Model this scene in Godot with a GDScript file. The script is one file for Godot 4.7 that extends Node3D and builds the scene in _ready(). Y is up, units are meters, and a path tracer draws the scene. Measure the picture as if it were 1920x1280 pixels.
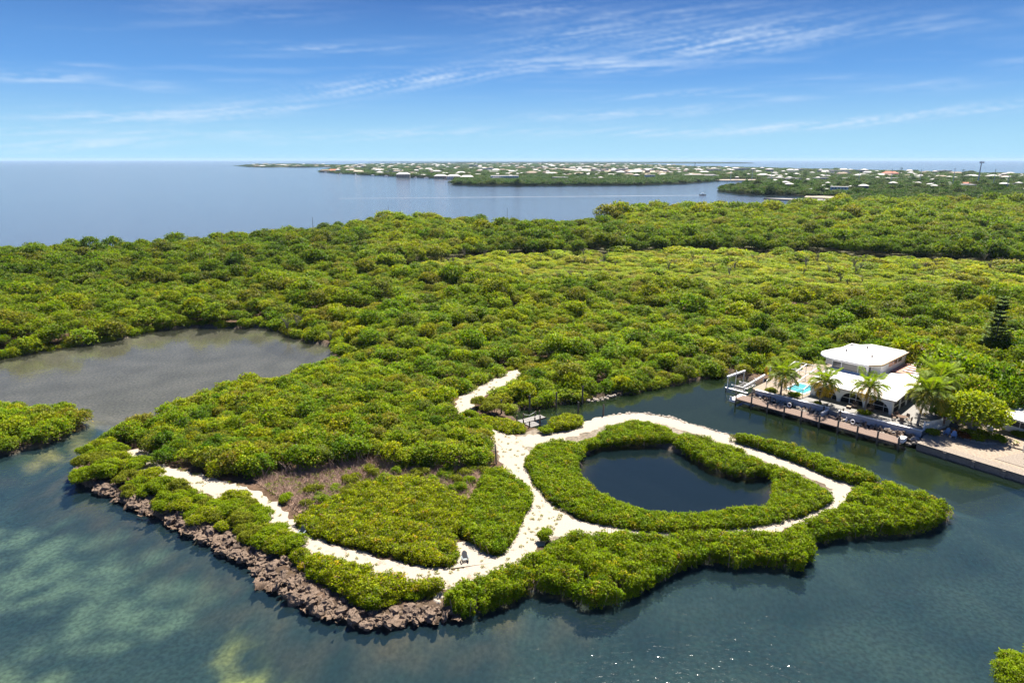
extends Node3D

const EYE = Vector3(0, 45, 0)
var rng := RandomNumberGenerator.new()
var noise := FastNoiseLite.new()
var fine := FastNoiseLite.new()
var used := {}
var M := {}


func V(a: Array) -> PackedVector2Array:
	var p := PackedVector2Array()
	for i in range(0, a.size(), 2):
		p.append(Vector2(a[i], a[i + 1]))
	return p


func rf(a: float, b: float) -> float:
	return rng.randf_range(a, b)


func lin(r: float, g: float, b: float, a := 1.0) -> Color:
	return Color(r, g, b, a).linear_to_srgb()


func _ready():
	rng.seed = 4711
	noise.seed = 5
	noise.noise_type = FastNoiseLite.TYPE_SIMPLEX_SMOOTH
	noise.frequency = 0.03
	noise.fractal_octaves = 4
	fine.seed = 9
	fine.noise_type = FastNoiseLite.TYPE_SIMPLEX_SMOOTH
	fine.frequency = 0.35
	fine.fractal_octaves = 3
	var cam := Camera3D.new()
	cam.name = "camera"
	cam.fov = 53.13
	cam.near = 0.5
	cam.far = 60000.0
	cam.position = EYE
	cam.rotation_degrees = Vector3(-14.897, 0, 0)
	add_child(cam)
	var env := Environment.new()
	env.background_mode = Environment.BG_SKY
	env.sky = Sky.new()
	env.sky.sky_material = make_sky()
	env.background_energy_multiplier = 0.50
	env.tonemap_mode = Environment.TONE_MAPPER_LINEAR
	env.tonemap_exposure = 3.3
	env.fog_enabled = true
	env.fog_density = 0.000028
	env.fog_light_color = Color(0.70, 0.82, 0.96)
	env.sdfgi_enabled = true
	env.ssao_enabled = true
	env.ssil_enabled = true
	var we := WorldEnvironment.new()
	we.name = "environment"
	we.environment = env
	add_child(we)
	var sun := DirectionalLight3D.new()
	sun.name = "sun"
	sun.light_energy = 1.6
	sun.light_color = Color(1.0, 0.96, 0.90)
	sun.light_angular_distance = 0.5
	sun.shadow_enabled = true
	var az := deg_to_rad(20.0)
	var el := deg_to_rad(60.0)
	var to_sun := Vector3(sin(az) * cos(el), sin(el), -cos(az) * cos(el))
	add_child(sun)
	sun.look_at_from_position(to_sun * 10.0, Vector3.ZERO, Vector3.UP)
	make_materials()
	build_setting()
	build_plants()
	build_lot()
	build_point_things()
	build_far()


# ---------------------------------------------------------------- sky
func make_sky() -> Material:
	var w := 3072
	var h := 1536
	var px := PackedFloat32Array()
	px.resize(w * h * 4)
	px.fill(1.0)
	var n1 := FastNoiseLite.new()
	n1.seed = 3
	n1.frequency = 0.9
	n1.fractal_octaves = 4
	n1.noise_type = FastNoiseLite.TYPE_SIMPLEX
	var n2 := FastNoiseLite.new()
	n2.seed = 8
	n2.frequency = 0.55
	n2.fractal_octaves = 3
	n2.noise_type = FastNoiseLite.TYPE_SIMPLEX
	# cirrus streaks: azimuth from the view axis, elevation, half width, half height (degrees), tilt, strength
	var streaks := [[-7.5, 6.00, 10.6, 0.58, 0.130, 0.80], [5.4, 7.10, 8.9, 0.58, 0.000, 0.80], [16.9, 8.50, 8.6, 1.03, 0.070, 0.80], [-27.2, 2.98, 7.8, 0.48, 0.030, 0.85], [-19.6, 3.73, 5.6, 0.42, 0.080, 0.75], [-33.0, 5.31, 3.5, 0.34, 0.020, 0.95], [-30.0, 6.16, 2.4, 0.16, -0.020, 0.40], [-27.1, 5.04, 3.2, 0.32, -0.020, 0.40], [-31.9, 0.97, 6.4, 0.34, 0.050, 0.95], [-17.5, 1.17, 2.9, 0.13, -0.050, 0.50], [-33.6, 1.88, 3.1, 0.37, 0.020, 0.50], [26.8, 2.77, 11.8, 0.32, 0.080, 1.00], [14.3, 2.18, 12.6, 0.35, 0.030, 0.60], [12.5, 4.87, 6.0, 0.22, 0.050, 0.50], [20.3, 4.46, 3.5, 0.21, -0.040, 0.50], [15.3, 3.93, 5.0, 0.22, 0.050, 0.40], [-13.5, 8.13, 7.6, 0.30, 0.020, 0.45], [5.0, 9.00, 7.6, 1.16, 0.080, 0.40], [1.6, 10.94, 5.8, 0.54, 0.050, 0.40], [29.6, 8.75, 5.1, 0.62, 0.000, 0.30], [34.4, 6.02, 1.8, 0.30, 0.000, 0.40], [-6.8, 2.03, 15.0, 0.40, 0.030, 0.60], [30.1, 4.90, 4.4, 0.35, 0.030, 0.30], [8.0, 3.44, 10.5, 0.35, 0.030, 0.55], [-25.2, 1.85, 8.1, 0.32, 0.020, 0.55], [23.4, 5.56, 4.5, 0.33, -0.040, 0.25], [11.8, 10.37, 8.6, 0.70, 0.030, 0.35], [-20.1, 10.13, 7.9, 0.59, 0.040, 0.20]]
	var bins := []
	bins.resize(360)
	for b in 360:
		bins[b] = []
	for s in streaks:
		for b in 360:
			var d: float = absf(wrapf(b + 0.5 - 180.0 - s[0], -180.0, 180.0))
			if d < s[2] * 2.1 + 1.0:
				bins[b].append(s)
	for y in h / 2 + 6:
		var el := (0.5 - (y + 0.5) / h) * 180.0
		var e: float = maxf(el, 0.0)
		var t: float = clampf(e / 17.0, 0.0, 1.0)
		var base := Color(0.26, 0.46, 0.59).lerp(Color(0.098, 0.255, 0.53), smoothstep(0.0, 0.42, t))
		base = base.lerp(Color(0.022, 0.072, 0.265), smoothstep(0.25, 0.95, t))
		base = base.lerp(Color(0.019, 0.063, 0.24), smoothstep(17.0, 80.0, e))
		var squash := 1.0 / maxf(sin(deg_to_rad(maxf(e, 1.2))), 0.02)
		for x in w:
			var az := wrapf((x + 0.5) / w * 360.0, -180.0, 180.0)   # 0 at -Z
			var c := base
			if e > 0.4:
				var cl := 0.0
				var a := deg_to_rad(az)
				if e < 20.0:
					# ice streaks that lie level and run along their band
					for s in bins[clampi(int(az + 180.0), 0, 359)]:
						var dx: float = wrapf(az - s[0], -180.0, 180.0)
						var dy: float = (e - s[1] - dx * s[4])
						var g: float = exp(-pow(dx / s[2], 2.0) * 1.4 - pow(dy / s[3], 2.0) * 0.9)
						if g > 0.02:
							var st := n1.get_noise_2d(dx * 0.13 + s[0], dy * 2.2 + s[1] * 7.0 - dx * 0.16)
							var st2 := n2.get_noise_2d(dx * 0.20 + dy * 0.3, dy * 8.0 - dx * 0.35 + s[0])
							cl += s[5] * g * clampf(0.40 + st * 1.0 + st2 * 0.75, 0.0, 1.4)
				# a thin veil everywhere in the sky
				var px3 := sin(a) * minf(squash, 24.0)
				var pz3 := cos(a) * minf(squash, 24.0)
				var v := n1.get_noise_3d(px3 * 0.35, 7.0, pz3 * 1.15)
				cl += clampf((v - 0.15) * 0.4, 0.0, 0.18) * smoothstep(2.5, 7.0, e)
				c = base.lerp(Color(0.47, 0.55, 0.64), clampf(cl * 0.62, 0.0, 0.8))
			var i := (y * w + x) * 4
			px[i] = c.r
			px[i + 1] = c.g
			px[i + 2] = c.b
	var last := ((h / 2 + 5) * w) * 4
	var low := px.slice(last, last + w * 4)
	var top := px.slice(0, last)
	for y in h / 2 - 5:
		top.append_array(low)
	var im := Image.create_from_data(w, h, false, Image.FORMAT_RGBAF, top.to_byte_array())
	var m := PanoramaSkyMaterial.new()
	m.panorama = ImageTexture.create_from_image(im)
	return m


# ---------------------------------------------------------------- textures and materials
func noise_tex(size: int, freq: float, oct: int, sd: int, dark: Color, light: Color, cell := false) -> ImageTexture:
	var f := FastNoiseLite.new()
	f.seed = sd
	f.frequency = freq
	f.fractal_octaves = oct
	f.noise_type = FastNoiseLite.TYPE_CELLULAR if cell else FastNoiseLite.TYPE_SIMPLEX_SMOOTH
	var im := f.get_seamless_image(size, size)
	im.convert(Image.FORMAT_RGB8)
	var d := im.get_data()
	var lut := PackedByteArray()
	lut.resize(768)
	for i in 256:
		var c := dark.lerp(light, i / 255.0).linear_to_srgb()
		lut[i * 3] = int(c.r * 255)
		lut[i * 3 + 1] = int(c.g * 255)
		lut[i * 3 + 2] = int(c.b * 255)
	for i in range(0, d.size(), 3):
		var k := d[i] * 3
		d[i] = lut[k]
		d[i + 1] = lut[k + 1]
		d[i + 2] = lut[k + 2]
	return ImageTexture.create_from_image(Image.create_from_data(size, size, false, Image.FORMAT_RGB8, d))


func normal_tex(size: int, freq: float, oct: int, sd: int, bump: float) -> ImageTexture:
	var f := FastNoiseLite.new()
	f.seed = sd
	f.frequency = freq
	f.fractal_octaves = oct
	f.noise_type = FastNoiseLite.TYPE_SIMPLEX_SMOOTH
	var im := f.get_seamless_image(size, size)
	im.bump_map_to_normal_map(bump)
	return ImageTexture.create_from_image(im)


func mat(c: Color, rough := 0.85, spec := 0.4) -> StandardMaterial3D:
	var m := StandardMaterial3D.new()
	m.albedo_color = c.linear_to_srgb()
	m.roughness = rough
	m.metallic_specular = spec
	m.cull_mode = BaseMaterial3D.CULL_DISABLED
	return m


func textured(tex: Texture2D, metres: float, rough := 0.9, tint := Color.WHITE) -> StandardMaterial3D:
	var m := StandardMaterial3D.new()
	m.albedo_texture = tex
	m.albedo_color = tint.linear_to_srgb()
	m.roughness = rough
	m.metallic_specular = 0.3
	m.uv1_triplanar = true
	m.uv1_world_triplanar = true
	m.uv1_scale = Vector3.ONE / metres
	m.cull_mode = BaseMaterial3D.CULL_DISABLED
	return m


func leaf_mat(tint: Color) -> StandardMaterial3D:
	var m := StandardMaterial3D.new()
	m.vertex_color_use_as_albedo = true
	m.albedo_color = tint.linear_to_srgb()
	m.roughness = 0.55
	m.metallic_specular = 0.25
	m.backlight_enabled = true
	m.backlight = Color(1.0, 1.0, 0.55)
	m.cull_mode = BaseMaterial3D.CULL_DISABLED
	return m


func make_materials():
	M.leaf = leaf_mat(Color(1, 1, 1))
	M.leaves = []
	for c in [Color(1, 1, 1), Color(0.82, 0.9, 0.9), Color(1.12, 1.05, 0.9), Color(0.66, 0.8, 0.9), Color(1.25, 1.15, 1.0), Color(0.98, 0.88, 1.1)]:
		M.leaves.append(leaf_mat(c))
	M.ground = StandardMaterial3D.new()
	M.ground.vertex_color_use_as_albedo = true
	M.ground.roughness = 0.95
	M.ground.metallic_specular = 0.2
	M.ground.albedo_texture = noise_tex(1024, 0.02, 6, 21, Color(0.28, 0.30, 0.30), Color(1.0, 1.0, 1.0))
	M.ground.uv1_triplanar = true
	M.ground.uv1_world_triplanar = true
	M.ground.uv1_scale = Vector3.ONE / 15.0
	M.land = textured(noise_tex(256, 0.03, 4, 22, Color(0.04, 0.045, 0.02), Color(0.09, 0.085, 0.04)), 40.0)
	M.sand = textured(noise_tex(1024, 0.035, 6, 23, Color(0.235, 0.205, 0.165), Color(0.35, 0.315, 0.265)), 8.0, 0.95)
	M.rock = textured(noise_tex(512, 0.03, 5, 24, Color(0.0, 0.0, 0.0), Color(0.245, 0.183, 0.14)), 2.6, 0.95)
	M.rock.vertex_color_use_as_albedo = true
	M.palerock = textured(noise_tex(256, 0.04, 4, 25, Color(0.16, 0.14, 0.12), Color(0.40, 0.36, 0.31)), 1.1, 0.95)
	M.bark = textured(noise_tex(256, 0.05, 4, 26, Color(0.10, 0.085, 0.07), Color(0.30, 0.26, 0.22)), 0.7, 0.95)
	M.twig = textured(noise_tex(256, 0.05, 4, 27, Color(0.16, 0.10, 0.07), Color(0.42, 0.32, 0.26)), 1.3, 0.95)
	M.sprig = mat(Color(0.045, 0.04, 0.02), 1.0, 0.1)
	M.water = water_mat(1024, 41, 0.46, 0.28, Color(0.016, 0.038, 0.048))
	M.calm = water_mat(512, 43, 0.045, 0.42, Color(0.009, 0.019, 0.008))
	M.lagoonwater = water_mat(512, 47, 0.09, 0.34, Color(0.040, 0.043, 0.030))
	M.pondwater = water_mat(256, 45, 0.06, 0.40, Color(0.006, 0.016, 0.020))


func water_mat(size: int, sd: int, strength: float, alpha: float, tint: Color) -> StandardMaterial3D:
	var m := StandardMaterial3D.new()
	m.transparency = BaseMaterial3D.TRANSPARENCY_ALPHA
	m.albedo_color = lin(tint.r, tint.g, tint.b, alpha)
	m.roughness = 0.09
	m.metallic_specular = 0.42
	m.normal_enabled = true
	m.normal_texture = normal_tex(size, 0.016, 5, sd, 6.0)
	m.normal_scale = strength
	m.cull_mode = BaseMaterial3D.CULL_DISABLED
	return m


# ---------------------------------------------------------------- nodes
func numbered(called: String) -> String:
	used[called] = used.get(called, -1) + 1
	return called if used[called] == 0 else "%s_%03d" % [called, used[called]]


func tag(o: Node3D, label: String, category: String, group := "", kind := ""):
	o.set_meta("label", label)
	o.set_meta("category", category)
	if group:
		o.set_meta("group", group)
	if kind:
		o.set_meta("kind", kind)


func thing(called: String, label: String, category: String, at := Transform3D(), group := "") -> Node3D:
	var o := Node3D.new()
	o.name = numbered(called)
	add_child(o)
	o.transform = at
	tag(o, label, category, group)
	return o


func part(parent: Node, called: String, mesh: Mesh, material: Material, at := Transform3D()) -> MeshInstance3D:
	var o := MeshInstance3D.new()
	o.name = called
	o.mesh = mesh
	o.material_override = material
	o.transform = at
	if parent == self:
		o.name = numbered(called)
	parent.add_child(o, true)
	return o


func single(called: String, mesh: Mesh, material: Material, label: String, category: String, at := Transform3D(), group := "") -> MeshInstance3D:
	var o := part(self, called, mesh, material, at)
	tag(o, label, category, group)
	return o


func struct(called: String, mesh: Mesh, material: Material, label := "") -> MeshInstance3D:
	var o := part(self, called, mesh, material)
	o.set_meta("kind", "structure")
	if label:
		o.set_meta("label", label)
	return o


func scatter(parent: Node, called: String, mesh: Mesh, material: Material, where: Array, tints: Array = []) -> MultiMeshInstance3D:
	var mm := MultiMesh.new()
	mm.transform_format = MultiMesh.TRANSFORM_3D
	mm.use_colors = not tints.is_empty()
	mm.mesh = mesh
	mm.instance_count = where.size()
	for i in where.size():
		mm.set_instance_transform(i, where[i])
		if tints:
			mm.set_instance_color(i, tints[i])
	var o := MultiMeshInstance3D.new()
	o.name = numbered(called) if parent == self else called
	o.multimesh = mm
	o.material_override = material
	parent.add_child(o, true)
	return o


# ---------------------------------------------------------------- shapes
func new_st() -> SurfaceTool:
	var st := SurfaceTool.new()
	st.begin(Mesh.PRIMITIVE_TRIANGLES)
	st.set_smooth_group(-1)
	return st


func done(st: SurfaceTool) -> ArrayMesh:
	st.generate_normals()
	return st.commit()


func quad(st: SurfaceTool, a: Vector3, b: Vector3, c: Vector3, d: Vector3):
	for p in [a, b, c, a, c, d]:
		st.add_vertex(p)


func box_at(st: SurfaceTool, t: Transform3D, size: Vector3):
	var h := size * 0.5
	var p := []
	for i in 8:
		p.append(t * Vector3(h.x if i & 1 else -h.x, h.y if i & 2 else -h.y, h.z if i & 4 else -h.z))
	quad(st, p[2], p[6], p[7], p[3])
	quad(st, p[0], p[1], p[5], p[4])
	quad(st, p[0], p[2], p[3], p[1])
	quad(st, p[4], p[5], p[7], p[6])
	quad(st, p[0], p[4], p[6], p[2])
	quad(st, p[1], p[3], p[7], p[5])


func bx(st: SurfaceTool, centre: Vector3, size: Vector3):
	box_at(st, Transform3D(Basis(), centre), size)


func box_mesh(size: Vector3, centre := Vector3.ZERO) -> ArrayMesh:
	var st := new_st()
	bx(st, centre, size)
	return done(st)


func bar(st: SurfaceTool, a: Vector3, b: Vector3, w: float, d := 0.0):
	var z := (b - a).normalized()
	var side := z.cross(Vector3.UP if absf(z.y) < 0.95 else Vector3.RIGHT).normalized()
	var up := side.cross(z)
	box_at(st, Transform3D(Basis(side, up, -z), (a + b) * 0.5), Vector3(w, d if d > 0.0 else w, a.distance_to(b)))


func tube(st: SurfaceTool, pts: Array, radii: Array, sides := 7, cap := true):
	var rings := []
	for i in pts.size():
		var dir: Vector3 = (pts[mini(i + 1, pts.size() - 1)] - pts[maxi(i - 1, 0)]).normalized()
		var side := dir.cross(Vector3(0.13, 0.05, 0.99)).normalized() if absf(dir.z) < 0.9 else dir.cross(Vector3.RIGHT).normalized()
		var up := side.cross(dir)
		var ring := []
		for k in sides:
			var a := TAU * k / sides
			ring.append(pts[i] + (side * cos(a) + up * sin(a)) * radii[i])
		rings.append(ring)
	for i in pts.size() - 1:
		for k in sides:
			var j := (k + 1) % sides
			quad(st, rings[i][k], rings[i + 1][k], rings[i + 1][j], rings[i][j])
	if cap:
		var e := pts.size() - 1
		for k in sides:
			for p in [rings[e][k], pts[e], rings[e][(k + 1) % sides]]:
				st.add_vertex(p)


# an upright prism over a flat outline (x, z)
func prism(st: SurfaceTool, outline: PackedVector2Array, y0: float, y1: float, bottom := false):
	var p := outline
	if Geometry2D.is_polygon_clockwise(p):
		p = p.duplicate()
		p.reverse()
	var tri := Geometry2D.triangulate_polygon(p)
	for i in range(0, tri.size(), 3):
		var a := p[tri[i]]
		var b := p[tri[i + 1]]
		var c := p[tri[i + 2]]
		if (b - a).cross(c - a) < 0.0:
			var keep := b
			b = c
			c = keep
		for q in [a, b, c]:
			st.add_vertex(Vector3(q.x, y1, q.y))
		if bottom:
			for q in [a, c, b]:
				st.add_vertex(Vector3(q.x, y0, q.y))
	for i in p.size():
		var a := p[i]
		var b := p[(i + 1) % p.size()]
		quad(st, Vector3(a.x, y1, a.y), Vector3(a.x, y0, a.y), Vector3(b.x, y0, b.y), Vector3(b.x, y1, b.y))


func prism_mesh(outline: PackedVector2Array, y0: float, y1: float) -> ArrayMesh:
	var st := new_st()
	prism(st, outline, y0, y1)
	return done(st)


func rock_mesh(sd: int, sharp: float) -> ArrayMesh:
	var base := icosphere(2)
	var f := FastNoiseLite.new()
	f.seed = sd
	f.frequency = 0.9
	f.fractal_octaves = 3
	f.fractal_type = FastNoiseLite.FRACTAL_RIDGED if sharp > 0.3 else FastNoiseLite.FRACTAL_FBM
	var st := new_st()
	for tri in base:
		for v in tri:
			var r := 0.75 + f.get_noise_3d(v.x * 1.3, v.y * 1.3, v.z * 1.3) * sharp
			st.add_vertex(v * r * Vector3(1, 0.65, 1))
	return done(st)


func icosphere(levels: int) -> Array:
	var o := [Vector3.UP, Vector3.DOWN, Vector3.LEFT, Vector3.RIGHT, Vector3.FORWARD, Vector3.BACK]
	var tris := []
	for y in [0, 1]:
		for q in [[2, 4], [4, 3], [3, 5], [5, 2]]:
			tris.append([o[y], o[q[0]], o[q[1]]] if y == 1 else [o[y], o[q[1]], o[q[0]]])
	for l in levels:
		var nxt := []
		for t in tris:
			var a: Vector3 = ((t[0] + t[1]) * 0.5).normalized()
			var b: Vector3 = ((t[1] + t[2]) * 0.5).normalized()
			var c: Vector3 = ((t[2] + t[0]) * 0.5).normalized()
			nxt.append_array([[t[0], a, c], [a, t[1], b], [c, b, t[2]], [a, b, c]])
		tris = nxt
	return tris


# ---------------------------------------------------------------- the setting
const GX0 = -130.0
const GZ0 = -235.0
const GSTEP = 0.85
const GW = 318
const GH = 236
var heights := PackedFloat32Array()
var shore_in := PackedFloat32Array()
var shore_out := PackedFloat32Array()
var MAINLAND := PackedVector2Array()
var ISLET := PackedVector2Array()
var POND := PackedVector2Array()


func height_at(x: float, z: float) -> float:
	var i := clampi(int((x - GX0) / GSTEP), 0, GW - 1)
	var j := clampi(int((z - GZ0) / GSTEP), 0, GH - 1)
	return heights[j * GW + i]


func distances(inside: PackedByteArray, of: int) -> PackedFloat32Array:
	var d := PackedFloat32Array()
	d.resize(GW * GH)
	for i in d.size():
		d[i] = 99.0 if inside[i] == of else 0.0
	for y in range(1, GH):
		for x in range(1, GW - 1):
			var i := y * GW + x
			if d[i] > 0.0:
				d[i] = minf(minf(minf(d[i], d[i - 1] + 0.85), d[i - GW] + 0.85), minf(d[i - GW - 1], d[i - GW + 1]) + 1.2)
	for y in range(GH - 2, -1, -1):
		for x in range(GW - 2, 0, -1):
			var i := y * GW + x
			if d[i] > 0.0:
				d[i] = minf(minf(minf(d[i], d[i + 1] + 0.85), d[i + GW] + 0.85), minf(d[i + GW - 1], d[i + GW + 1]) + 1.2)
	return d


func inside_any(p: Vector2, polys: Array) -> bool:
	for q in polys:
		if Geometry2D.is_point_in_polygon(p, q):
			return true
	return false


func build_setting():
	MAINLAND = V([-139.5,-134.7,-124.8,-150.1,-120,-153.6,-112.7,-161.5,-103.9,-169.2,-96.5,-181.7,-88.2,-184.8,-78.2,-183.5,-67.9,-183.5,-63.9,-180.5,-53.6,-170.2,-46.8,-165,-42.5,-164,-43.5,-149,-47.1,-139.2,-58.3,-134.6,-63.4,-118.1,-67,-111.2,-67.2,-105.1,-67.5,-101.4,-66.3,-96.1,-64.7,-92,-58.6,-88.2,-54.6,-85.1,-50.9,-83.6,-46.2,-80.7,-43.4,-79.3,-38.9,-76.1,-36.4,-74.2,-32.7,-71.3,-29.8,-70.2,-28.2,-69.1,-28.2,-66.5,-25,-65.1,-23.4,-64.6,-23.3,-63.2,-21.5,-61.9,-18.5,-60.1,-15.5,-58.7,-12.8,-58.9,-10.3,-59.7,-7.1,-60.1,-6,-60.1,-3.3,-61.4,-1.7,-62.7,2.3,-64.6,6.9,-64.6,12.1,-64.6,14.8,-66.5,20.5,-70.2,27.3,-70.2,33.5,-70.2,36.2,-73.6,42.4,-75.7,49.5,-76.7,55.3,-78.4,58.2,-81.4,56,-83,53.9,-87.5,52.4,-90.4,48.3,-95.1,45.1,-99,40.2,-104.1,36.4,-107.2,33.8,-109.1,30.9,-112,27,-115.6,22.3,-116.7,18.3,-115.6,12.7,-112.5,9.1,-108.8,4.6,-109.8,2.3,-112,-1,-116.4,-1.2,-118.6,0.5,-119.1,10.2,-122.8,17.8,-126.5,25.7,-129.7,36.8,-135.8,43.5,-139.8,47.1,-143.2,49.5,-136.4,53,-133.2,46.9,-127.2,46.3,-125.1,65.7,-104.1,66.8,-103.2,75.1,-91.5,100.8,-54.3,420,-100,420,-420,-420,-420])
	ISLET = V([-97.7,-90.7,-80.5,-99.1,-77.1,-101.5,-75.6,-105.8,-74.6,-111.3,-76,-113.8,-75.4,-112,-81,-117.1,-88.2,-118.6,-93.1,-117.1,-109.6,-113.8])
	POND = V([10,-94,11.3,-99,14.8,-103,19.2,-103.8,23.4,-103,27.1,-100.1,29.9,-95,33,-92.1,37.5,-92,37.6,-89.9,35.3,-84.3,34.1,-82.4,30.7,-80.7,26.1,-79.3,19.8,-78.9,15.3,-80.7,11.7,-85.2,9.9,-89.6])
	var lagoon := V([-149,-112,-149,-170,-133.6,-161.5,-104,-196.8,-72.5,-196.8,-38.9,-171.9,-37.2,-142,-56.6,-122,-66.1,-111.3,-74.1,-112.2,-79.8,-116.9,-83.7,-111.3,-89.3,-111.3])
	var canal := V([-3,-120.5,10.4,-126.5,45.3,-146,50.5,-138.2,56.5,-131.6,66.5,-104.2,84.4,-79.9,76.9,-89.9,60.6,-83.6,58.9,-87.4,54.1,-93.4,47,-103.2,37.1,-109.3,31.6,-111.3,23.5,-117.7,7.2,-107.7,-2.8,-111.3])
	var sandy := [V([-86.1,-119.1,-77.7,-119.1,-73.6,-113.8,-67.7,-100.1,-68.5,-100.1,-70.4,-96.5,-77,-98.9,-76,-101.1,-74.4,-105.4]), V([-29.1,-56.1,-27.5,-58.1,-24.8,-56.5,-23,-57.3,-21.6,-56.9,-20.2,-55,-20.4,-50.9,-18.2,-48.5,-24.4,-47.9,-25.7,-52.2]), V([-71.6,-82.8,-58.1,-80.7,-48.5,-76.1,-39.2,-71.9,-33,-66,-31.8,-60.5,-36.9,-58.9,-40.8,-57.3,-49.3,-60.5,-59.7,-67]), V([-52.7,-56.5,-48.1,-57.3,-43.1,-53.6,-41.1,-48.5,-45.6,-47.3]), V([-18,-58.1,-8.6,-59.3,-5.3,-58.9,-7.2,-56.5,-13.2,-55.4,-16.4,-55.8]), V([-39.9,-85.8,-29.2,-76.1,-28.5,-70.2,-33.3,-71.3])]
	var beds := [Color(0.26, 0.25, 0.10), Color(0.28, 0.33, 0.10), Color(0.105, 0.175, 0.115), Color(0.12, 0.185, 0.11), Color(0.085, 0.075, 0.042), Color(0.055, 0.055, 0.032)]
	var sanded := V([-3,-101.4,3.6,-108.1,13.1,-112.2,22.9,-114.8,30.5,-110.5,37.8,-102,49.9,-88.3,44.3,-81.4,28.6,-74.2,9.1,-74.2,0,-72.3,0,-89.1])
	var inside := PackedByteArray()
	inside.resize(GW * GH)
	for j in GH:
		for i in GW:
			var p := Vector2(GX0 + i * GSTEP, GZ0 + j * GSTEP)
			var q := p + Vector2(fine.get_noise_2d(p.x, p.y), fine.get_noise_2d(p.x + 300, p.y)) * 0.9
			var land := (Geometry2D.is_point_in_polygon(q, MAINLAND) and not Geometry2D.is_point_in_polygon(p, POND)) or Geometry2D.is_point_in_polygon(q, ISLET)
			inside[j * GW + i] = 1 if land else 0
	shore_in = distances(inside, 1)
	shore_out = distances(inside, 0)
	heights.resize(GW * GH)
	var tone := PackedColorArray()
	tone.resize(GW * GH)
	for j in GH:
		for i in GW:
			var k := j * GW + i
			var p := Vector2(GX0 + i * GSTEP, GZ0 + j * GSTEP)
			var n := noise.get_noise_2d(p.x * 3.0, p.y * 3.0)
			if inside[k]:
				heights[k] = minf(0.8, 0.05 + 0.55 * shore_in[k]) + fine.get_noise_2d(p.x, p.y) * 0.05
				var litter := Color(0.075, 0.05, 0.03).lerp(Color(0.15, 0.10, 0.07), clampf(0.5 + n, 0.0, 1.0))
				if Geometry2D.is_point_in_polygon(p, sanded):
					litter = litter.lerp(Color(0.29, 0.255, 0.205), clampf(0.75 + n * 0.8, 0.0, 1.0))
				tone[k] = litter.lerp(Color(0.11, 0.085, 0.065), clampf(1.0 - shore_in[k] * 0.4, 0.0, 1.0))
			else:
				heights[k] = -minf(2.6, 0.06 + 0.32 * shore_out[k])
				var c := Color(0.014, 0.034, 0.036).lerp(Color(0.034, 0.064, 0.056), clampf(0.5 + n * 0.9, 0.0, 1.0))
				if Geometry2D.is_point_in_polygon(p, POND):
					c = Color(0.006, 0.010, 0.014).lerp(Color(0.060, 0.052, 0.030), clampf(1.0 - shore_out[k] / 2.6, 0.0, 1.0))
				elif Geometry2D.is_point_in_polygon(p, canal):
					c = Color(0.020, 0.032, 0.016)
				elif Geometry2D.is_point_in_polygon(p, lagoon):
					c = Color(0.125, 0.125, 0.088).lerp(Color(0.19, 0.188, 0.145), clampf(0.5 + n, 0.0, 1.0))
				for s in sandy.size():
					if Geometry2D.is_point_in_polygon(p + Vector2(n, noise.get_noise_2d(p.x * 3 + 90, p.y * 3)) * 5.0, sandy[s]):
						c = c.lerp(beds[s], clampf(0.5 + 2.2 * noise.get_noise_2d(p.x * 7.0, p.y * 7.0) + fine.get_noise_2d(p.x, p.y) * 1.5, 0.0, 1.0))
				if shore_out[k] < 9.0 and p.x < 8 and p.y > -95:
					c = c.lerp(Color(0.14, 0.11, 0.06), clampf((1.0 - shore_out[k] / 9.0) * (0.3 + fine.get_noise_2d(p.x * .7, p.y * .7) * 1.2), 0.0, 0.7))
				tone[k] = c
	for pass_no in 1:
		var old := tone.duplicate()
		for j in range(1, GH - 1):
			for i in range(1, GW - 1):
				var k := j * GW + i
				if not inside[k]:
					tone[k] = old[k] * 0.3 + (old[k - 1] + old[k + 1] + old[k - GW] + old[k + GW]) * 0.175
	var verts := PackedVector3Array()
	var norms := PackedVector3Array()
	var idx := PackedInt32Array()
	for j in GH:
		for i in GW:
			verts.append(Vector3(GX0 + i * GSTEP, heights[j * GW + i], GZ0 + j * GSTEP))
			var i2 := clampi(i, 1, GW - 2)
			var j2 := clampi(j, 1, GH - 2)
			norms.append(Vector3(heights[j2 * GW + i2 - 1] - heights[j2 * GW + i2 + 1], GSTEP * 2.0, heights[j2 * GW - GW + i2] - heights[j2 * GW + GW + i2]).normalized())
	for j in GH - 1:
		for i in GW - 1:
			var a := j * GW + i
			idx.append_array([a, a + 1, a + GW, a + 1, a + GW + 1, a + GW])
	var arr := []
	arr.resize(Mesh.ARRAY_MAX)
	arr[Mesh.ARRAY_VERTEX] = verts
	arr[Mesh.ARRAY_NORMAL] = norms
	arr[Mesh.ARRAY_COLOR] = tone
	arr[Mesh.ARRAY_INDEX] = idx
	var ground := ArrayMesh.new()
	ground.add_surface_from_arrays(Mesh.PRIMITIVE_TRIANGLES, arr)
	struct("ground", ground, M.ground)
	# the deep floor of the bay, out to the horizon
	struct("seabed", ring_sheet(Rect2(-130, -235, 268, 200), 40000.0, -3.3), mat(Color(0.105, 0.118, 0.155), 1.0, 0.1))
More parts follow.
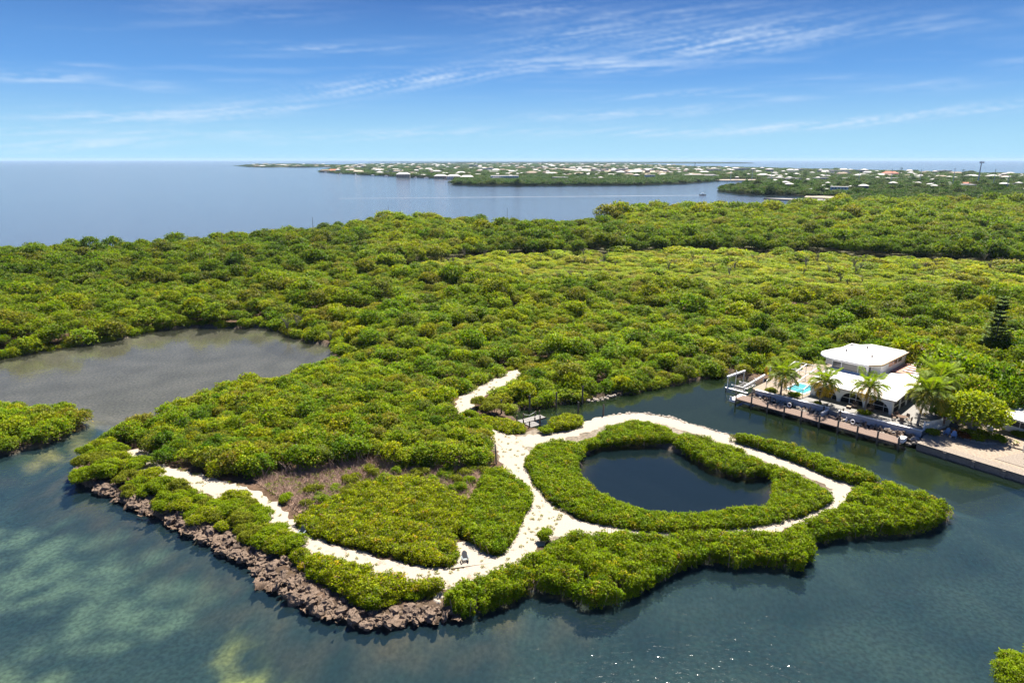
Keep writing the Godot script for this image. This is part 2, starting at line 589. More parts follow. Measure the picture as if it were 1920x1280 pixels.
	# land under the forest beyond the surveyed ground
	var back := V([-290.1,-219.8,-123.3,-148.5,-117.3,-150.2,-110.1,-157.9,-101.6,-165.4,-94.3,-177.6,-90.9,-203.3,167.8,-219.8,179.2,-165.4,700,-150,950,-760,507.5,-703.9,324,-670.1,253.2,-610,171.6,-603.2,137.5,-617,96.7,-571.4,70.4,-507,63,-479.9,13.8,-447.8,-6.9,-447.8,-21.3,-459.3,-62,-502.3,-90.5,-488.6,-107.3,-433.3,-140.9,-378,-175.6,-341.4,-229.3,-326.6,-233.4,-311.1,-308.9,-269.4])
	struct("forest_floor", prism_mesh(Geometry2D.offset_polygon(back, -5.0)[0], -2.0, 0.55), M.land)
	struct("bay_water", sheet_with_hole(40000.0, canal, POND, lagoon, 0.0), M.water)
	var cw := new_st()
	flat(cw, canal, 0.004)
	struct("canal_water", with_uv(cw), M.calm)
	var lw := new_st()
	flat(lw, lagoon, 0.004)
	struct("lagoon_water", with_uv(lw), M.lagoonwater)
	var pw := new_st()
	flat(pw, Geometry2D.offset_polygon(POND, 2.5)[0], 0.008)
	struct("pond_water", with_uv(pw), M.pondwater)
	# the sand path: four stretches that run into each other
	var lines := [
		[V([-60.4,-99,-57.5,-95.8,-53,-92.2,-47.6,-89.9,-41.7,-86.9,-37,-84.2,-32.8,-80.6,-29.7,-76.5,-26.8,-73.8,-22.5,-70.9,-17,-68.6,-11.8,-66.6,-7,-65.4,-3.5,-66.6,-0.6,-68.9,1.6,-72.5,3.2,-76.5,4.8,-79.9]), [3.0, 4.4, 3.2, 2.8, 3.2, 3.6, 3.6, 3.8, 3.6, 2.6, 2.4, 2.5, 3.0, 3.0, 3.0, 3.2, 4.2, 4.0]],
		[V([3.5,-143.2,-0.6,-137.2,-4.8,-129.5,-8.2,-124.1,-8.6,-117.4,-6.5,-111.7,-2.7,-106.3,-0.2,-101.3,0.4,-95.8,1.2,-90.8,1.9,-86.6,3.2,-81.3,4.7,-77.8,7.9,-75.7,12.5,-75.2]), [2.6, 3.4, 3.6, 3.6, 2.4, 2.4, 3.2, 4.0, 3.6, 3.6, 3.2, 4.2, 4.6, 3.0, 2.6]],
		[V([-1.7,-100.7,2.2,-102.8,6.6,-105,10.8,-107.8,15.8,-111.7,21.8,-113.7,26.7,-112.2,30.1,-108.9,33.6,-105.4,36.6,-101.1,40.1,-96.6,43.3,-92.5,45.7,-89,46.5,-85.8,44.2,-82.8,40.2,-80.2,35.9,-77.8,31.1,-75.9,25.5,-74.9,20.2,-74.4,14.3,-74.7,9.2,-75.3]), [3.6, 3.4, 3.2, 3.2, 3.0, 3.0, 2.8, 2.8, 2.8, 3.0, 3.0, 3.0, 3.6, 3.6, 2.6, 2.2, 2.0, 1.8, 1.6, 1.6, 1.8, 2.2]],
		[V([-5.1,-72.8,-4.8,-70.5,-4.2,-67.8]), [2.6, 4.8, 6.0]]]
	for l in lines.size():
		struct("sand_path", ribbon(lines[l][0], lines[l][1], 0.84 + l * 0.006), M.sand)
	rock_shelf()


func flat(st: SurfaceTool, outline: PackedVector2Array, y: float):
	var tri := Geometry2D.triangulate_polygon(outline)
	for i in range(0, tri.size(), 3):
		var a := outline[tri[i]]
		var b := outline[tri[i + 1]]
		var c := outline[tri[i + 2]]
		for q in ([a, b, c] if (b - a).cross(c - a) > 0.0 else [a, c, b]):
			st.set_normal(Vector3.UP)
			st.set_uv(Vector2(q.x / 22.0, q.y / 14.0))
			st.add_vertex(Vector3(q.x, y, q.y))


func with_uv(st: SurfaceTool) -> ArrayMesh:
	st.generate_tangents()
	return st.commit()


# a flat sheet to the horizon with two openings, for the canal's and the pond's own water
func sheet_with_hole(far: float, hole: PackedVector2Array, second: PackedVector2Array, third: PackedVector2Array, y: float) -> ArrayMesh:
	var st := new_st()
	var cells := [Rect2(-far, -far, far * 2, far - 260.0), Rect2(-far, -260, far - 150, 260 + far), Rect2(150, -260, far - 150, 260 + far), Rect2(-150, -20, 300, far + 20)]
	for c in cells:
		flat(st, PackedVector2Array([c.position, Vector2(c.end.x, c.position.y), c.end, Vector2(c.position.x, c.end.y)]), y)
	for a in range(0, 12):
		for b in range(0, 10):
			var q := Rect2(-150 + a * 25, -260 + b * 24, 25, 24)
			var pieces: Array = [PackedVector2Array([q.position, Vector2(q.end.x, q.position.y), q.end, Vector2(q.position.x, q.end.y)])]
			for h in [hole, second, third]:
				var next := []
				for p in pieces:
					next.append_array(Geometry2D.clip_polygons(p, h))
				pieces = next
			for p in pieces:
				if not Geometry2D.is_polygon_clockwise(p) or pieces.size() == 1:
					flat(st, p, y)
	return with_uv(st)


func ring_sheet(hole: Rect2, far: float, y: float) -> ArrayMesh:
	var st := new_st()
	for c in [Rect2(-far, -far, far * 2, far + hole.position.y), Rect2(-far, hole.end.y, far * 2, far - hole.end.y), Rect2(-far, hole.position.y, far + hole.position.x, hole.size.y), Rect2(hole.end.x, hole.position.y, far - hole.end.x, hole.size.y)]:
		flat(st, PackedVector2Array([c.position, Vector2(c.end.x, c.position.y), c.end, Vector2(c.position.x, c.end.y)]), y)
	return st.commit()


func smooth_line(pts: PackedVector2Array, widths: Array, per: int) -> Array:
	var o := []
	for i in pts.size() - 1:
		var a := pts[maxi(i - 1, 0)]
		var d := pts[mini(i + 2, pts.size() - 1)]
		for k in per:
			var t := float(k) / per
			var p := pts[i].cubic_interpolate(pts[i + 1], a, d, t)
			o.append([p, lerpf(widths[i], widths[i + 1], t)])
	o.append([pts[pts.size() - 1], widths[widths.size() - 1]])
	return o


func ribbon(pts: PackedVector2Array, widths: Array, y: float) -> ArrayMesh:
	var line := smooth_line(pts, widths, 10)
	var st := new_st()
	var prev := []
	for i in line.size():
		var p: Vector2 = line[i][0]
		var dir: Vector2 = (line[mini(i + 1, line.size() - 1)][0] - line[maxi(i - 1, 0)][0]).normalized()
		var side := Vector2(-dir.y, dir.x)
		var row := []
		for k in 5:
			var u := (k - 2) / 2.0
			var w: float = (line[i][1] + 0.8) * 0.5 * u
			if absf(u) == 1.0:
				w += u * (fine.get_noise_2d(p.x * 1.3 + u * 50, p.y * 1.3) * 0.7 + fine.get_noise_2d(p.x * 4.0 + u * 50, p.y * 4.0) * 0.45)
			var q := p + side * w
			row.append(Vector3(q.x, y + fine.get_noise_2d(q.x, q.y) * 0.015 + (0.05 if absf(u) < 1.0 else -0.03), q.y))
		if prev:
			for k in 4:
				quad(st, prev[k], prev[k + 1], row[k + 1], row[k])
		prev = row
	st.set_smooth_group(0)
	st.index()
	st.generate_normals()
	return st.commit()


# the jagged shelf of old coral rock along the western shore
func rock_shelf():
	var shelf := V([-64.8,-91.3,-65.9,-95.9,-59.2,-92.8,-52.7,-89.3,-45.9,-86,-38.1,-81.6,-31,-75.6,-26.2,-70.8,-21.2,-66.1,-16.9,-63,-12.4,-63,-7.5,-64.2,-3,-61,-4.3,-59.1,-8.6,-58.9,-12.6,-57.9,-15.5,-57.9,-19.5,-59.7,-23.1,-61.9,-23.9,-63.5,-28.3,-65.4,-29.1,-68.5,-32.7,-69.7,-38.4,-74.3,-45.2,-78.8,-50.1,-81.6,-55.3,-84.5])
	var f := FastNoiseLite.new()
	f.seed = 77
	f.frequency = 0.8
	f.fractal_octaves = 4
	f.fractal_type = FastNoiseLite.FRACTAL_RIDGED
	var box := Rect2(shelf[0], Vector2.ZERO)
	for p in shelf:
		box = box.expand(p)
	var step := 0.22
	var nx := int(box.size.x / step) + 1
	var nz := int(box.size.y / step) + 1
	var vi := {}
	var verts := PackedVector3Array()
	var wet := PackedColorArray()
	var idx := PackedInt32Array()
	var edge := Geometry2D.offset_polygon(shelf, 0.1)[0]
	for j in nz:
		for i in nx:
			var p := box.position + Vector2(i, j) * step
			var w := p + Vector2(fine.get_noise_2d(p.x, p.y), fine.get_noise_2d(p.x + 70, p.y)) * 1.7
			if Geometry2D.is_point_in_polygon(w, edge):
				var r := f.get_noise_2d(p.x, p.y)
				var lump := noise.get_noise_2d(p.x * 5.0, p.y * 5.0)
				var y := 0.36 + r * 0.44 + lump * 0.5
				vi[j * nx + i] = verts.size()
				wet.append(Color(0.35, 0.33, 0.30).lerp(Color(1.25, 1.2, 1.15), smoothstep(0.0, 0.75, y + lump * 0.2)))
				verts.append(Vector3(p.x + rf(-0.07, 0.07), y + rf(-0.06, 0.06), p.y + rf(-0.07, 0.07)))
	for j in nz - 1:
		for i in nx - 1:
			var a := j * nx + i
			if vi.has(a) and vi.has(a + 1) and vi.has(a + nx) and vi.has(a + nx + 1):
				idx.append_array([vi[a], vi[a + 1], vi[a + nx], vi[a + 1], vi[a + nx + 1], vi[a + nx]])
	var st := SurfaceTool.new()
	var arr := []
	arr.resize(Mesh.ARRAY_MAX)
	arr[Mesh.ARRAY_VERTEX] = verts
	arr[Mesh.ARRAY_COLOR] = wet
	arr[Mesh.ARRAY_INDEX] = idx
	var rough := ArrayMesh.new()
	rough.add_surface_from_arrays(Mesh.PRIMITIVE_TRIANGLES, arr)
	st.create_from(rough, 0)
	st.deindex()
	st.set_smooth_group(-1)
	st.generate_normals()
	struct("coral_rock_shore", st.commit(), M.rock, "jagged brown shelf of coral rock along the shore of the point")


# ---------------------------------------------------------------- plants
var crowns := []
var clumps := []
var tinted := []
var stems := []
var PATHS := []


func leaf_tone(kind: int) -> Color:
	var c := Color(0.092, 0.165, 0.004).lerp(Color(0.205, 0.275, 0.006), rng.randf())
	if kind == 1:
		c = Color(0.072, 0.140, 0.005).lerp(Color(0.150, 0.220, 0.007), rng.randf())
	elif kind == 2:
		c = Color(0.135, 0.195, 0.004).lerp(Color(0.265, 0.305, 0.007), rng.randf())
	elif kind == 3:
		c = Color(0.105, 0.140, 0.012).lerp(Color(0.190, 0.210, 0.018), rng.randf())
	if rng.randf() < 0.035:
		c = Color(0.26, 0.20, 0.02)
	elif rng.randf() < 0.03:
		c = Color(0.17, 0.13, 0.07)
	return c * rf(0.75, 1.5)


# arrays of leaves: each a bent diamond of two triangles
class Leaves:
	var v := PackedVector3Array()
	var n := PackedVector3Array()
	var c := PackedColorArray()
	var ix := PackedInt32Array()

	func leaf(p: Vector3, dir: Vector3, up: Vector3, length: float, width: float, shade: Vector3, tone: Color):
		var side := dir.cross(up).normalized() * width * 0.5
		var b := v.size()
		v.append(p)
		v.append(p + dir * length * 0.5 + side + up * length * 0.07)
		v.append(p + dir * length)
		v.append(p + dir * length * 0.5 - side + up * length * 0.07)
		for k in 4:
			n.append(shade)
			c.append(tone)
		ix.append_array([b, b + 2, b + 1, b, b + 3, b + 2])

	func mesh() -> ArrayMesh:
		var a := []
		a.resize(Mesh.ARRAY_MAX)
		a[Mesh.ARRAY_VERTEX] = v
		a[Mesh.ARRAY_NORMAL] = n
		a[Mesh.ARRAY_COLOR] = c
		a[Mesh.ARRAY_INDEX] = ix
		var m := ArrayMesh.new()
		m.add_surface_from_arrays(Mesh.PRIMITIVE_TRIANGLES, a)
		return m


func joined_foliage(parent: Node, clump: int, where: Array, tints: Array):
	var st := SurfaceTool.new()
	for i in where.size():
		var c: Color = tints[i]
		var lum := (c.r + c.g + c.b) / 3.0
		var warm := c.r / maxf(c.g, 0.01)
		var a := 0 if lum < 0.8 else (1 if lum < 0.98 else 2)
		var b := 0 if warm < 0.97 else (1 if warm < 1.1 else (2 if warm < 1.35 else 3))
		st.append_from(tinted[clump][a * 4 + b], 0, where[i])
	part(parent, "foliage", st.commit(), M.leaf)


func tint_variants():
	for k in clumps.size():
		var set_of := []
		for a in 3:
			for b in 4:
				var arr: Array = clumps[k].surface_get_arrays(0)
				var cols: PackedColorArray = arr[Mesh.ARRAY_COLOR]
				var m: Color = [Color(0.82, 0.95, 1.0), Color(1, 1, 1), Color(1.2, 1.07, 0.85), Color(1.5, 1.0, 1.9)][b] * [0.68, 0.9, 1.15][a]
				for i in cols.size():
					cols[i] = cols[i] * m
				arr[Mesh.ARRAY_COLOR] = cols
				var mesh := ArrayMesh.new()
				mesh.add_surface_from_arrays(Mesh.PRIMITIVE_TRIANGLES, arr)
				set_of.append(mesh)
		tinted.append(set_of)


func rand_dir() -> Vector3:
	var y := rf(-1, 1)
	var a := rf(0, TAU)
	var r := sqrt(1.0 - y * y)
	return Vector3(cos(a) * r, y, sin(a) * r)


func put_leaf(l: Leaves, p: Vector3, out: Vector3, size: float, tone: Color):
	var up := (out * 0.55 + Vector3.UP * 0.55 + rand_dir() * 0.75).normalized()
	var dir := up.cross(rand_dir()).normalized()
	dir = (dir + out * 0.4).normalized()
	up = (up - dir * up.dot(dir)).normalized()
	l.leaf(p, dir, up, size * rf(0.75, 1.25), size * rf(0.42, 0.62), (up * 0.9 + out * 0.4).normalized(), tone)


# a crown of about 2 m radius whose base is at 0 and whose top is near 2.6 m
func crown_mesh(kind: int, lobes: int, per: int, size: float, flat_top := 0.75) -> ArrayMesh:
	var l := Leaves.new()
	for k in lobes:
		var a := k * 2.399963 + rf(-0.3, 0.3)
		var t := (k + 0.5) / lobes
		var rad := sqrt(t) * 1.7
		var c := Vector3(cos(a) * rad, 1.85 * sqrt(maxf(0.0, 1.0 - t * flat_top)) + rf(-0.3, 0.25), sin(a) * rad)
		var r := rf(0.26, 0.66)
		if rng.randf() < 0.12:
			rad += rf(0.2, 0.5)
		var tint := rf(0.82, 1.15)
		var odd := rf(-0.1, 0.1)
		for i in per:
			var d := rand_dir()
			if d.y < -0.35 and rng.randf() < 0.75:
				d.y = -d.y
			var p := c + d * Vector3(1, 0.8, 1) * r * rf(0.45, 1.12)
			var tone := leaf_tone(kind) * tint
			tone.r *= 1.0 + odd
			put_leaf(l, p, d, size, tone)
	# a skirt of leaves inside and low down so that no bare floor shows through
	for i in lobes * per / 5:
		var a := rf(0, TAU)
		var rad := sqrt(rng.randf()) * 1.9
		var p := Vector3(cos(a) * rad, rf(0.1, 1.1), sin(a) * rad)
		put_leaf(l, p, Vector3(cos(a), 0.3, sin(a)), size * 1.15, leaf_tone(kind) * 0.9)
	return l.mesh()


func clump_mesh(kind: int, leaves: int, size: float) -> ArrayMesh:
	var l := Leaves.new()
	for i in leaves:
		var d := rand_dir()
		d.y = absf(d.y) * 1.0 - 0.15
		var p := d * Vector3(0.5, 0.34, 0.5) * pow(rng.randf(), 0.35)
		put_leaf(l, p, d.normalized(), size, leaf_tone(kind))
	return l.mesh()


func stem_mesh(count: int, height: float, spread: float) -> ArrayMesh:
	var st := new_st()
	for k in count:
		var a := TAU * k / count + rf(-0.5, 0.5)
		var r := rf(0.3, 1.0) * spread
		var b := Vector3(cos(a) * 0.25, -0.5, sin(a) * 0.25)
		var m := Vector3(cos(a) * r * 0.45 + rf(-.15, .15), height * 0.5, sin(a) * r * 0.45 + rf(-.15, .15))
		var t := Vector3(cos(a) * r + rf(-.2, .2), height, sin(a) * r + rf(-.2, .2))
		tube(st, [b, m, t], [0.075, 0.055, 0.03], 5, false)
	return done(st)


func away_from_paths(p: Vector2, extra: float) -> bool:
	for q in PATHS:
		if p.distance_squared_to(q[0]) < pow(q[1] * 0.5 + extra, 2.0):
			return false
	return true


func to_edge(p: Vector2, poly: PackedVector2Array) -> float:
	var best := 1e9
	for i in poly.size():
		best = minf(best, p.distance_squared_to(Geometry2D.get_closest_point_to_segment(p, poly[i], poly[(i + 1) % poly.size()])))
	return sqrt(best)


func scattered(poly: PackedVector2Array, step: float) -> Array:
	var box := Rect2(poly[0], Vector2.ZERO)
	for p in poly:
		box = box.expand(p)
	var o := []
	for j in int(box.size.y / step) + 2:
		for i in int(box.size.x / step) + 2:
			var p := box.position + Vector2(i + rf(-0.42, 0.42) + (0.5 if j % 2 else 0.0), j + rf(-0.42, 0.42)) * step
			if Geometry2D.is_point_in_polygon(p, poly):
				o.append(p)
	return o


func turned(at: Vector3, s: Vector3, lean := 0.15) -> Transform3D:
	var b := Basis(Vector3.UP, rf(0, TAU)) * Basis(Vector3.RIGHT, rf(-lean, lean))
	return Transform3D(b * Basis.from_scale(s), at)


# a trimmed or low mass of mangrove, one plant mass that one could walk round
func hedge(called: String, label: String, poly: PackedVector2Array, tall: float, clump: int, ragged := 0.25, base := 0.75, step := 0.36, group := ""):
	var o := thing(called, label, "hedge", Transform3D(), group)
	ragged += 0.08
	var where := []
	var tints := []
	for p in scattered(poly, step):
		var e := to_edge(p, poly)
		var n := noise.get_noise_2d(p.x * 9.0, p.y * 9.0)
		var n2 := fine.get_noise_2d(p.x * 1.2, p.y * 1.2)
		if n2 < -0.34 and rng.randf() < ragged * 2.0:
			continue
		var h := tall * (1.0 + (n * 0.9 + n2 * 0.6) * ragged) * lerpf(0.8, 1.0, smoothstep(0.0, 0.7 + ragged, e)) + rf(-0.12, 0.14)
		var tint := Color(1, 1, 1).lerp(Color(1.2, 1.12, 0.9) if n > 0.0 else Color(0.72, 0.82, 0.9), clampf(absf(n) * 1.6, 0.0, 1.0))
		if rng.randf() < 0.06:
			h += rf(0.1, 0.3) * (0.5 + ragged)
		where.append(turned(Vector3(p.x, base + h - 0.25, p.y), Vector3.ONE * rf(0.6, 1.2), 0.6))
		if rng.randf() < 0.05:
			tint = Color(1.5, 1.0, 1.5)
		tints.append(tint * rf(0.65, 1.25))
		if e < 0.5 and rng.randf() < 0.16:
			var q := Vector2.from_angle(rf(0, TAU)) * rf(0.25, 0.5)
			where.append(turned(Vector3(p.x + q.x, base + h * rf(0.5, 0.95), p.y + q.y), Vector3.ONE * rf(0.4, 0.8), 0.9))
			tints.append(tint * rf(0.9, 1.2))
		if e < 0.6:
			for k in int(h / 0.34):
				where.append(turned(Vector3(p.x + rf(-.12, .12), base + k * 0.34 + rf(0.0, 0.2), p.y + rf(-.12, .12)), Vector3.ONE * rf(0.65, 1.0), 1.1))
				tints.append(tint * rf(0.8, 1.05))
		elif rng.randf() < 0.35:
			where.append(turned(Vector3(p.x, base + h * 0.55, p.y), Vector3.ONE * 1.2, 0.6))
			tints.append(tint)
	joined_foliage(o, clump, where, tints)
	var st := new_st()
	for p in scattered(poly, 1.0):
		var d := Vector3(rf(-0.5, 0.5), 0, rf(-0.5, 0.5))
		tube(st, [Vector3(p.x, base - 0.3, p.y), Vector3(p.x, base + tall * 0.55, p.y) + d * 0.7, Vector3(p.x, base + tall * rf(0.9, 1.12), p.y) + d * 1.3], [0.05, 0.035, 0.015], 4, false)
	part(o, "stems", done(st), M.twig).set_meta("kind", "stuff")


func bush(label: String, at: Vector3, r: float, tall: float, clump: int, group := "", called := "mangrove_bush", category := "bush"):
	var o := thing(called, label, category, Transform3D(Basis(), at), group)
	var where := []
	var tints := []
	var lobes := []
	for k in int(3 + r * 3):
		var a := rf(0, TAU)
		var q := sqrt(rng.randf()) * r * 0.75
		lobes.append(Vector3(cos(a) * q, tall * rf(0.5, 0.85) * (1.0 - 0.4 * q / r), sin(a) * q))
	for c in lobes:
		var lr: float = clampf(r * 0.42, 0.35, 1.1)
		for i in int(14 + lr * lr * 34):
			var d := rand_dir()
			d.y = absf(d.y) - 0.25
			var p: Vector3 = c + d * lr * Vector3(1, 0.75, 1) * rf(0.6, 1.0)
			where.append(turned(p, Vector3.ONE * rf(0.55, 0.9), 0.8))
			tints.append(Color(1, 1, 1) * rf(0.8, 1.15))
	joined_foliage(o, clump, where, tints)
	var st := new_st()
	for c in lobes:
		tube(st, [Vector3(rf(-.2, .2), -0.4, rf(-.2, .2)), c * Vector3(0.5, 0.5, 0.5) + Vector3(rf(-.15, .15), 0, rf(-.15, .15)), c], [0.06, 0.045, 0.025], 5, false)
	part(o, "stems", done(st), M.bark).set_meta("kind", "stuff")


func build_plants():
	for k in 12:
		crowns.append(crown_mesh([0, 0, 1, 2, 0, 1, 3, 0, 2, 1, 0, 3][k], 32 + k % 6, 34, 0.31, [0.75, 0.6, 0.85][k % 3]))
	for k in 4:
		clumps.append(clump_mesh([0, 2, 1, 3][k], 40, 0.24))
	tint_variants()
	for k in 3:
		stems.append(stem_mesh(4 + k, 2.2, 1.3))
	for l in [
		[V([-60.4,-99,-57.5,-95.8,-53,-92.2,-47.6,-89.9,-41.7,-86.9,-37,-84.2,-32.8,-80.6,-29.7,-76.5,-26.8,-73.8,-22.5,-70.9,-17,-68.6,-11.8,-66.6,-7,-65.4,-3.5,-66.6,-0.6,-68.9,1.6,-72.5,3.2,-76.5,4.8,-79.9]), 3.0],
		[V([1.7,-139.8,-0.6,-137.2,-4.8,-129.5,-8.2,-124.1,-8.6,-117.4,-6.5,-111.7,-2.7,-106.3,-0.2,-101.3,0.4,-95.8,1.2,-90.8,1.9,-86.6,3.2,-81.3,4.7,-77.8]), 3.4]]:
		var w := []
		w.resize(l[0].size())
		w.fill(l[1])
		for q in smooth_line(l[0], w, 6):
			PATHS.append(q)
	near_hedges()
	clearing_bushes()
	snags()
	shore_bushes()
	forest()


func near_hedges():
	hedge("mangrove_hedge", "wide low mangrove hedge left of the chair nook, inside the bend of the path", V([-27,-76.6,-25.1,-74.5,-23.1,-73.3,-19.6,-71.9,-16.9,-70.9,-13.5,-69.3,-9.6,-67.7,-6.9,-67.6,-6.2,-69.2,-6.5,-70.5,-7.2,-71.6,-6.4,-74.6,-5.6,-81.3,-12.1,-88.3,-19.6,-88.5,-23.9,-81.5,-26.7,-78]), 1.25, 1, 0.4)
	hedge("mangrove_hedge", "wedge of clipped mangrove hedge right of the chair nook, beside the path fork", V([-5.9,-73.8,-3.4,-70.5,-2,-69.6,-0.9,-70.3,0.3,-74.1,1.4,-78.9,2.5,-81.7,2.4,-84.7,0.4,-88.3,-1.7,-91.2,-4,-89.6,-5.3,-81.7,-6.4,-74.9]), 1.5, 0, 0.25)
	hedge("mangrove_hedge", "long curved clipped hedge round the left and near side of the dark pond", V([2,-93.8,2.2,-92.6,3.2,-87.8,5.1,-82.5,8.5,-78.3,12,-76.4,15.7,-75.1,20.2,-74.7,24.9,-75.2,29.1,-75.8,32,-76.6,33.2,-80.2,30.4,-79.9,25.8,-78.5,19.6,-78.1,15.2,-79.9,11.6,-84.3,9.7,-89.2,9.6,-94.3,11.2,-97.8,10.5,-100,7.7,-101.8,3.8,-99.3]), 1.2, 0, 0.2)
	hedge("mangrove_hedge", "dense hedge at the right end of the dark pond inside the path loop", V([32,-76.6,35.1,-77.7,39.5,-80,42.6,-82.5,43.1,-83.2,42.6,-84.9,40.7,-88.4,39.5,-91,37.3,-89.9,37.3,-88.7,35,-82.8,33.2,-80.2]), 1.3, 0, 0.3)
	hedge("mangrove_hedge", "bushy hedge at the far side of the dark pond beside the rock edged path", V([10.8,-101.4,13.4,-102.7,16.1,-107.3,21.1,-110,25.3,-108.2,26.5,-104.7,25.7,-102.5,20.7,-102.5,14.5,-101.4,11.3,-99]), 1.35, 0, 0.35, 0.6)
	hedge("mangrove_hedge", "bushy hedge on the pond bank between the dark pond and the straight path", V([25.7,-102.5,26.7,-104.3,29.6,-103.6,33.6,-99.7,36.9,-94.7,37.2,-92.1,37.2,-90.9,33.2,-90.4,29.8,-93.2,27.4,-98]), 1.45, 0, 0.35, 0.6)
	hedge("mangrove_hedge", "long straight hedge between the path and the canal opposite the wooden dock", V([35.3,-103.3,35.5,-103.1,39.5,-102.5,44.5,-97.6,47.6,-93.7,50.4,-89.7,51.8,-87.2,51.1,-87.2,48.5,-87.2,46.3,-88.8,43.1,-94.1,39.3,-99.1]), 1.6, 0, 0.25)
	hedge("mangrove_hedge", "rounded mass of mangrove on the right tip of the point over the water", V([45.8,-83.6,48.5,-85.6,52.9,-85.9,55.3,-82.7,56.1,-79.2,56.9,-79.6,51.8,-76.2,47.4,-75.4,41.9,-74.8,37.4,-73.6,34.8,-73.6,33.8,-74.3,39.1,-77.5,43,-80.2]), 1.9, 0, 0.45, 0.4)
	hedge("mangrove_hedge", "broad strip of mangrove along the near shore below the pond", V([34.3,-74,30.6,-73.1,23.8,-73.7,18.5,-72.8,12.2,-73.7,7.7,-73.1,5,-71.9,2.4,-68.6,-0.6,-66.4,-3.2,-64.9,-5.5,-63.4,-6.4,-62.4,-7,-60.7,-4.9,-59.6,-2.7,-60.5,0,-62.2,2.9,-64,5.7,-63.1,8.3,-61.1,11.1,-61.8,14.3,-64,19.3,-68,22.8,-69.6,25.4,-68.2,28.6,-68.8,32.4,-67.6,34.9,-70.1,36.3,-73.9]), 1.9, 0, 0.5, 0.3)
	hedge("mangrove_hedge", "box shaped clipped hedge at the right of the small grey dock", V([6,-107.8,7.1,-106.5,9.2,-107.1,11.9,-109,12.3,-112,9.3,-112.2,6.8,-110.2]), 1.5, 1, 0.08)
	hedge("mangrove_hedge", "low clipped hedge between the sand path and the left of the small dock", V([-6.3,-113,-4.2,-112.5,-0.9,-111.5,2.3,-108.3,2.1,-106.5,-0.9,-105.8,-2.7,-107.8,-5.1,-110.5]), 0.9, 1, 0.2)
	hedge("mangrove_hedge", "short mangrove mass on the rocks along the near bend of the path", V([-25.1,-69.1,-23.4,-68.9,-19.1,-67.4,-15.9,-66.3,-12.7,-64.8,-11.1,-63.5,-7.6,-64.2,-7.4,-62.8,-10,-62.1,-12.4,-61.4,-14.1,-59.9,-16.8,-61.4,-19.7,-63.9,-22.9,-65.9]), 1.5, 1, 0.5)
	bush("small round bush standing alone on the sand at the path fork", Vector3(3.72, 0.80, -73.27), 1.15, 1.5, 0)
	bush("small low bush on the sand beside the steps of the grey dock", Vector3(5.44, 0.80, -106.45), 1.3, 0.9, 0)
	bush("low bush closing the far pond hedge beside the straight path", Vector3(26.15, 0.40, -103.58), 1.7, 1.3, 0)
	bush("low bush joining the pond bank hedge to the right end of the pond", Vector3(38.01, 0.40, -92.36), 1.6, 1.3, 0)
	for q in [[Vector3(-5.98, 0.80, -106.45), 2.1, 3.0, "tall shrub crowding the left edge of the track above the junction"], [Vector3(-4.71, 0.80, -103.74), 1.9, 2.7, "full shrub beside the bare wooden post at the junction"], [Vector3(-7.55, 0.80, -110.26), 2.0, 3.0, "tall shrub at the bend of the track above the junction"]]:
		bush(q[3], q[0], q[1], q[2], 0)
	for q in [[Vector3(-5.40, 0.80, -118.38), 2.0, 2.4, "airy shrub on the left edge of the sand track above the dock"], [Vector3(-3.35, 0.80, -114.85), 2.2, 2.6, "airy shrub between the sand track and the leftmost mooring post"], [Vector3(2.81, 0.80, -137.27), 1.6, 2.6, "small tree shaped shrub where the sand track enters the forest"]]:
		bush(q[3], q[0], q[1], q[2], 3)


func clearing_bushes():
	var rows := V([-20.1,-90.5,-18,-89.5,-16.7,-91.2,-14.5,-89.1,-13.2,-90.8,-11.4,-88.8,-9.6,-90.3,-7.9,-88.3,-7,-90.5,-6.3,-92.6,-4.8,-94.1,-3.6,-95.2,-4.3,-91.7,-9.1,-92.6,-12.7,-93,-15.8,-92.6,-22.7,-88.3,-24.4,-86.2,-25.9,-83.6,-27.1,-81.4,-21.2,-92.2,-6,-88.3,-7.4,-85.9,-22.3,-85.1,-27.1,-85.1,-30,-82.8,-24.6,-82.5])
	for i in rows.size():
		var side: String = "left part" if (i in [16, 17, 18, 19, 20] or i > 22) else ("right part" if rows[i].x > -9.0 else "middle part")
		bush(["olive", "bright green", "dull green"][i % 3] + " low bush sprouting in the brush clearing, " + side, Vector3(rows[i].x, 0.75, rows[i].y), rf(0.8, 1.5), rf(0.6, 1.2), [3, 0, 2, 3][i % 4], "bushes in the brush clearing")


func snags():
	var st := new_st()
	for k in 9:
		var a := TAU * k / 9 + rf(-.3, .3)
		var m := Vector3(cos(a) * 0.5, rf(1.8, 2.6), sin(a) * 0.5)
		var e := Vector3(cos(a) * rf(0.9, 1.9), rf(2.9, 4.2), sin(a) * rf(0.9, 1.9))
		tube(st, [Vector3(0, 0, 0), m, e], [0.10, 0.06, 0.015], 4, false)
		tube(st, [m, m.lerp(e, 0.5) + rand_dir() * 0.5, e + rand_dir() * 0.8], [0.045, 0.03, 0.01], 4, false)
	var o := thing("bare_branches", "bare grey branches poking out of the forest canopy here and there", "branches")
	o.set_meta("kind", "stuff")
	var where := []
	for p in scattered(V([-133.3,-161.6,-101.1,-191.4,-41.8,-161.6,-7,-143.4,39.8,-143.4,109.8,-161.6,231.7,-315.1,12.7,-408,-162.7,-315.1,-226.4,-282.5]), 11.0):
		p += Vector2(rf(-6, 6), rf(-6, 6))
		if rng.randf() < 0.32:
			where.append(turned(Vector3(p.x, 1.0 + p.length() * 0.002, p.y), Vector3.ONE * rf(0.6, 1.05), 0.3))
	scatter(o, "branches", done(st), M.bark, where).set_meta("kind", "stuff")


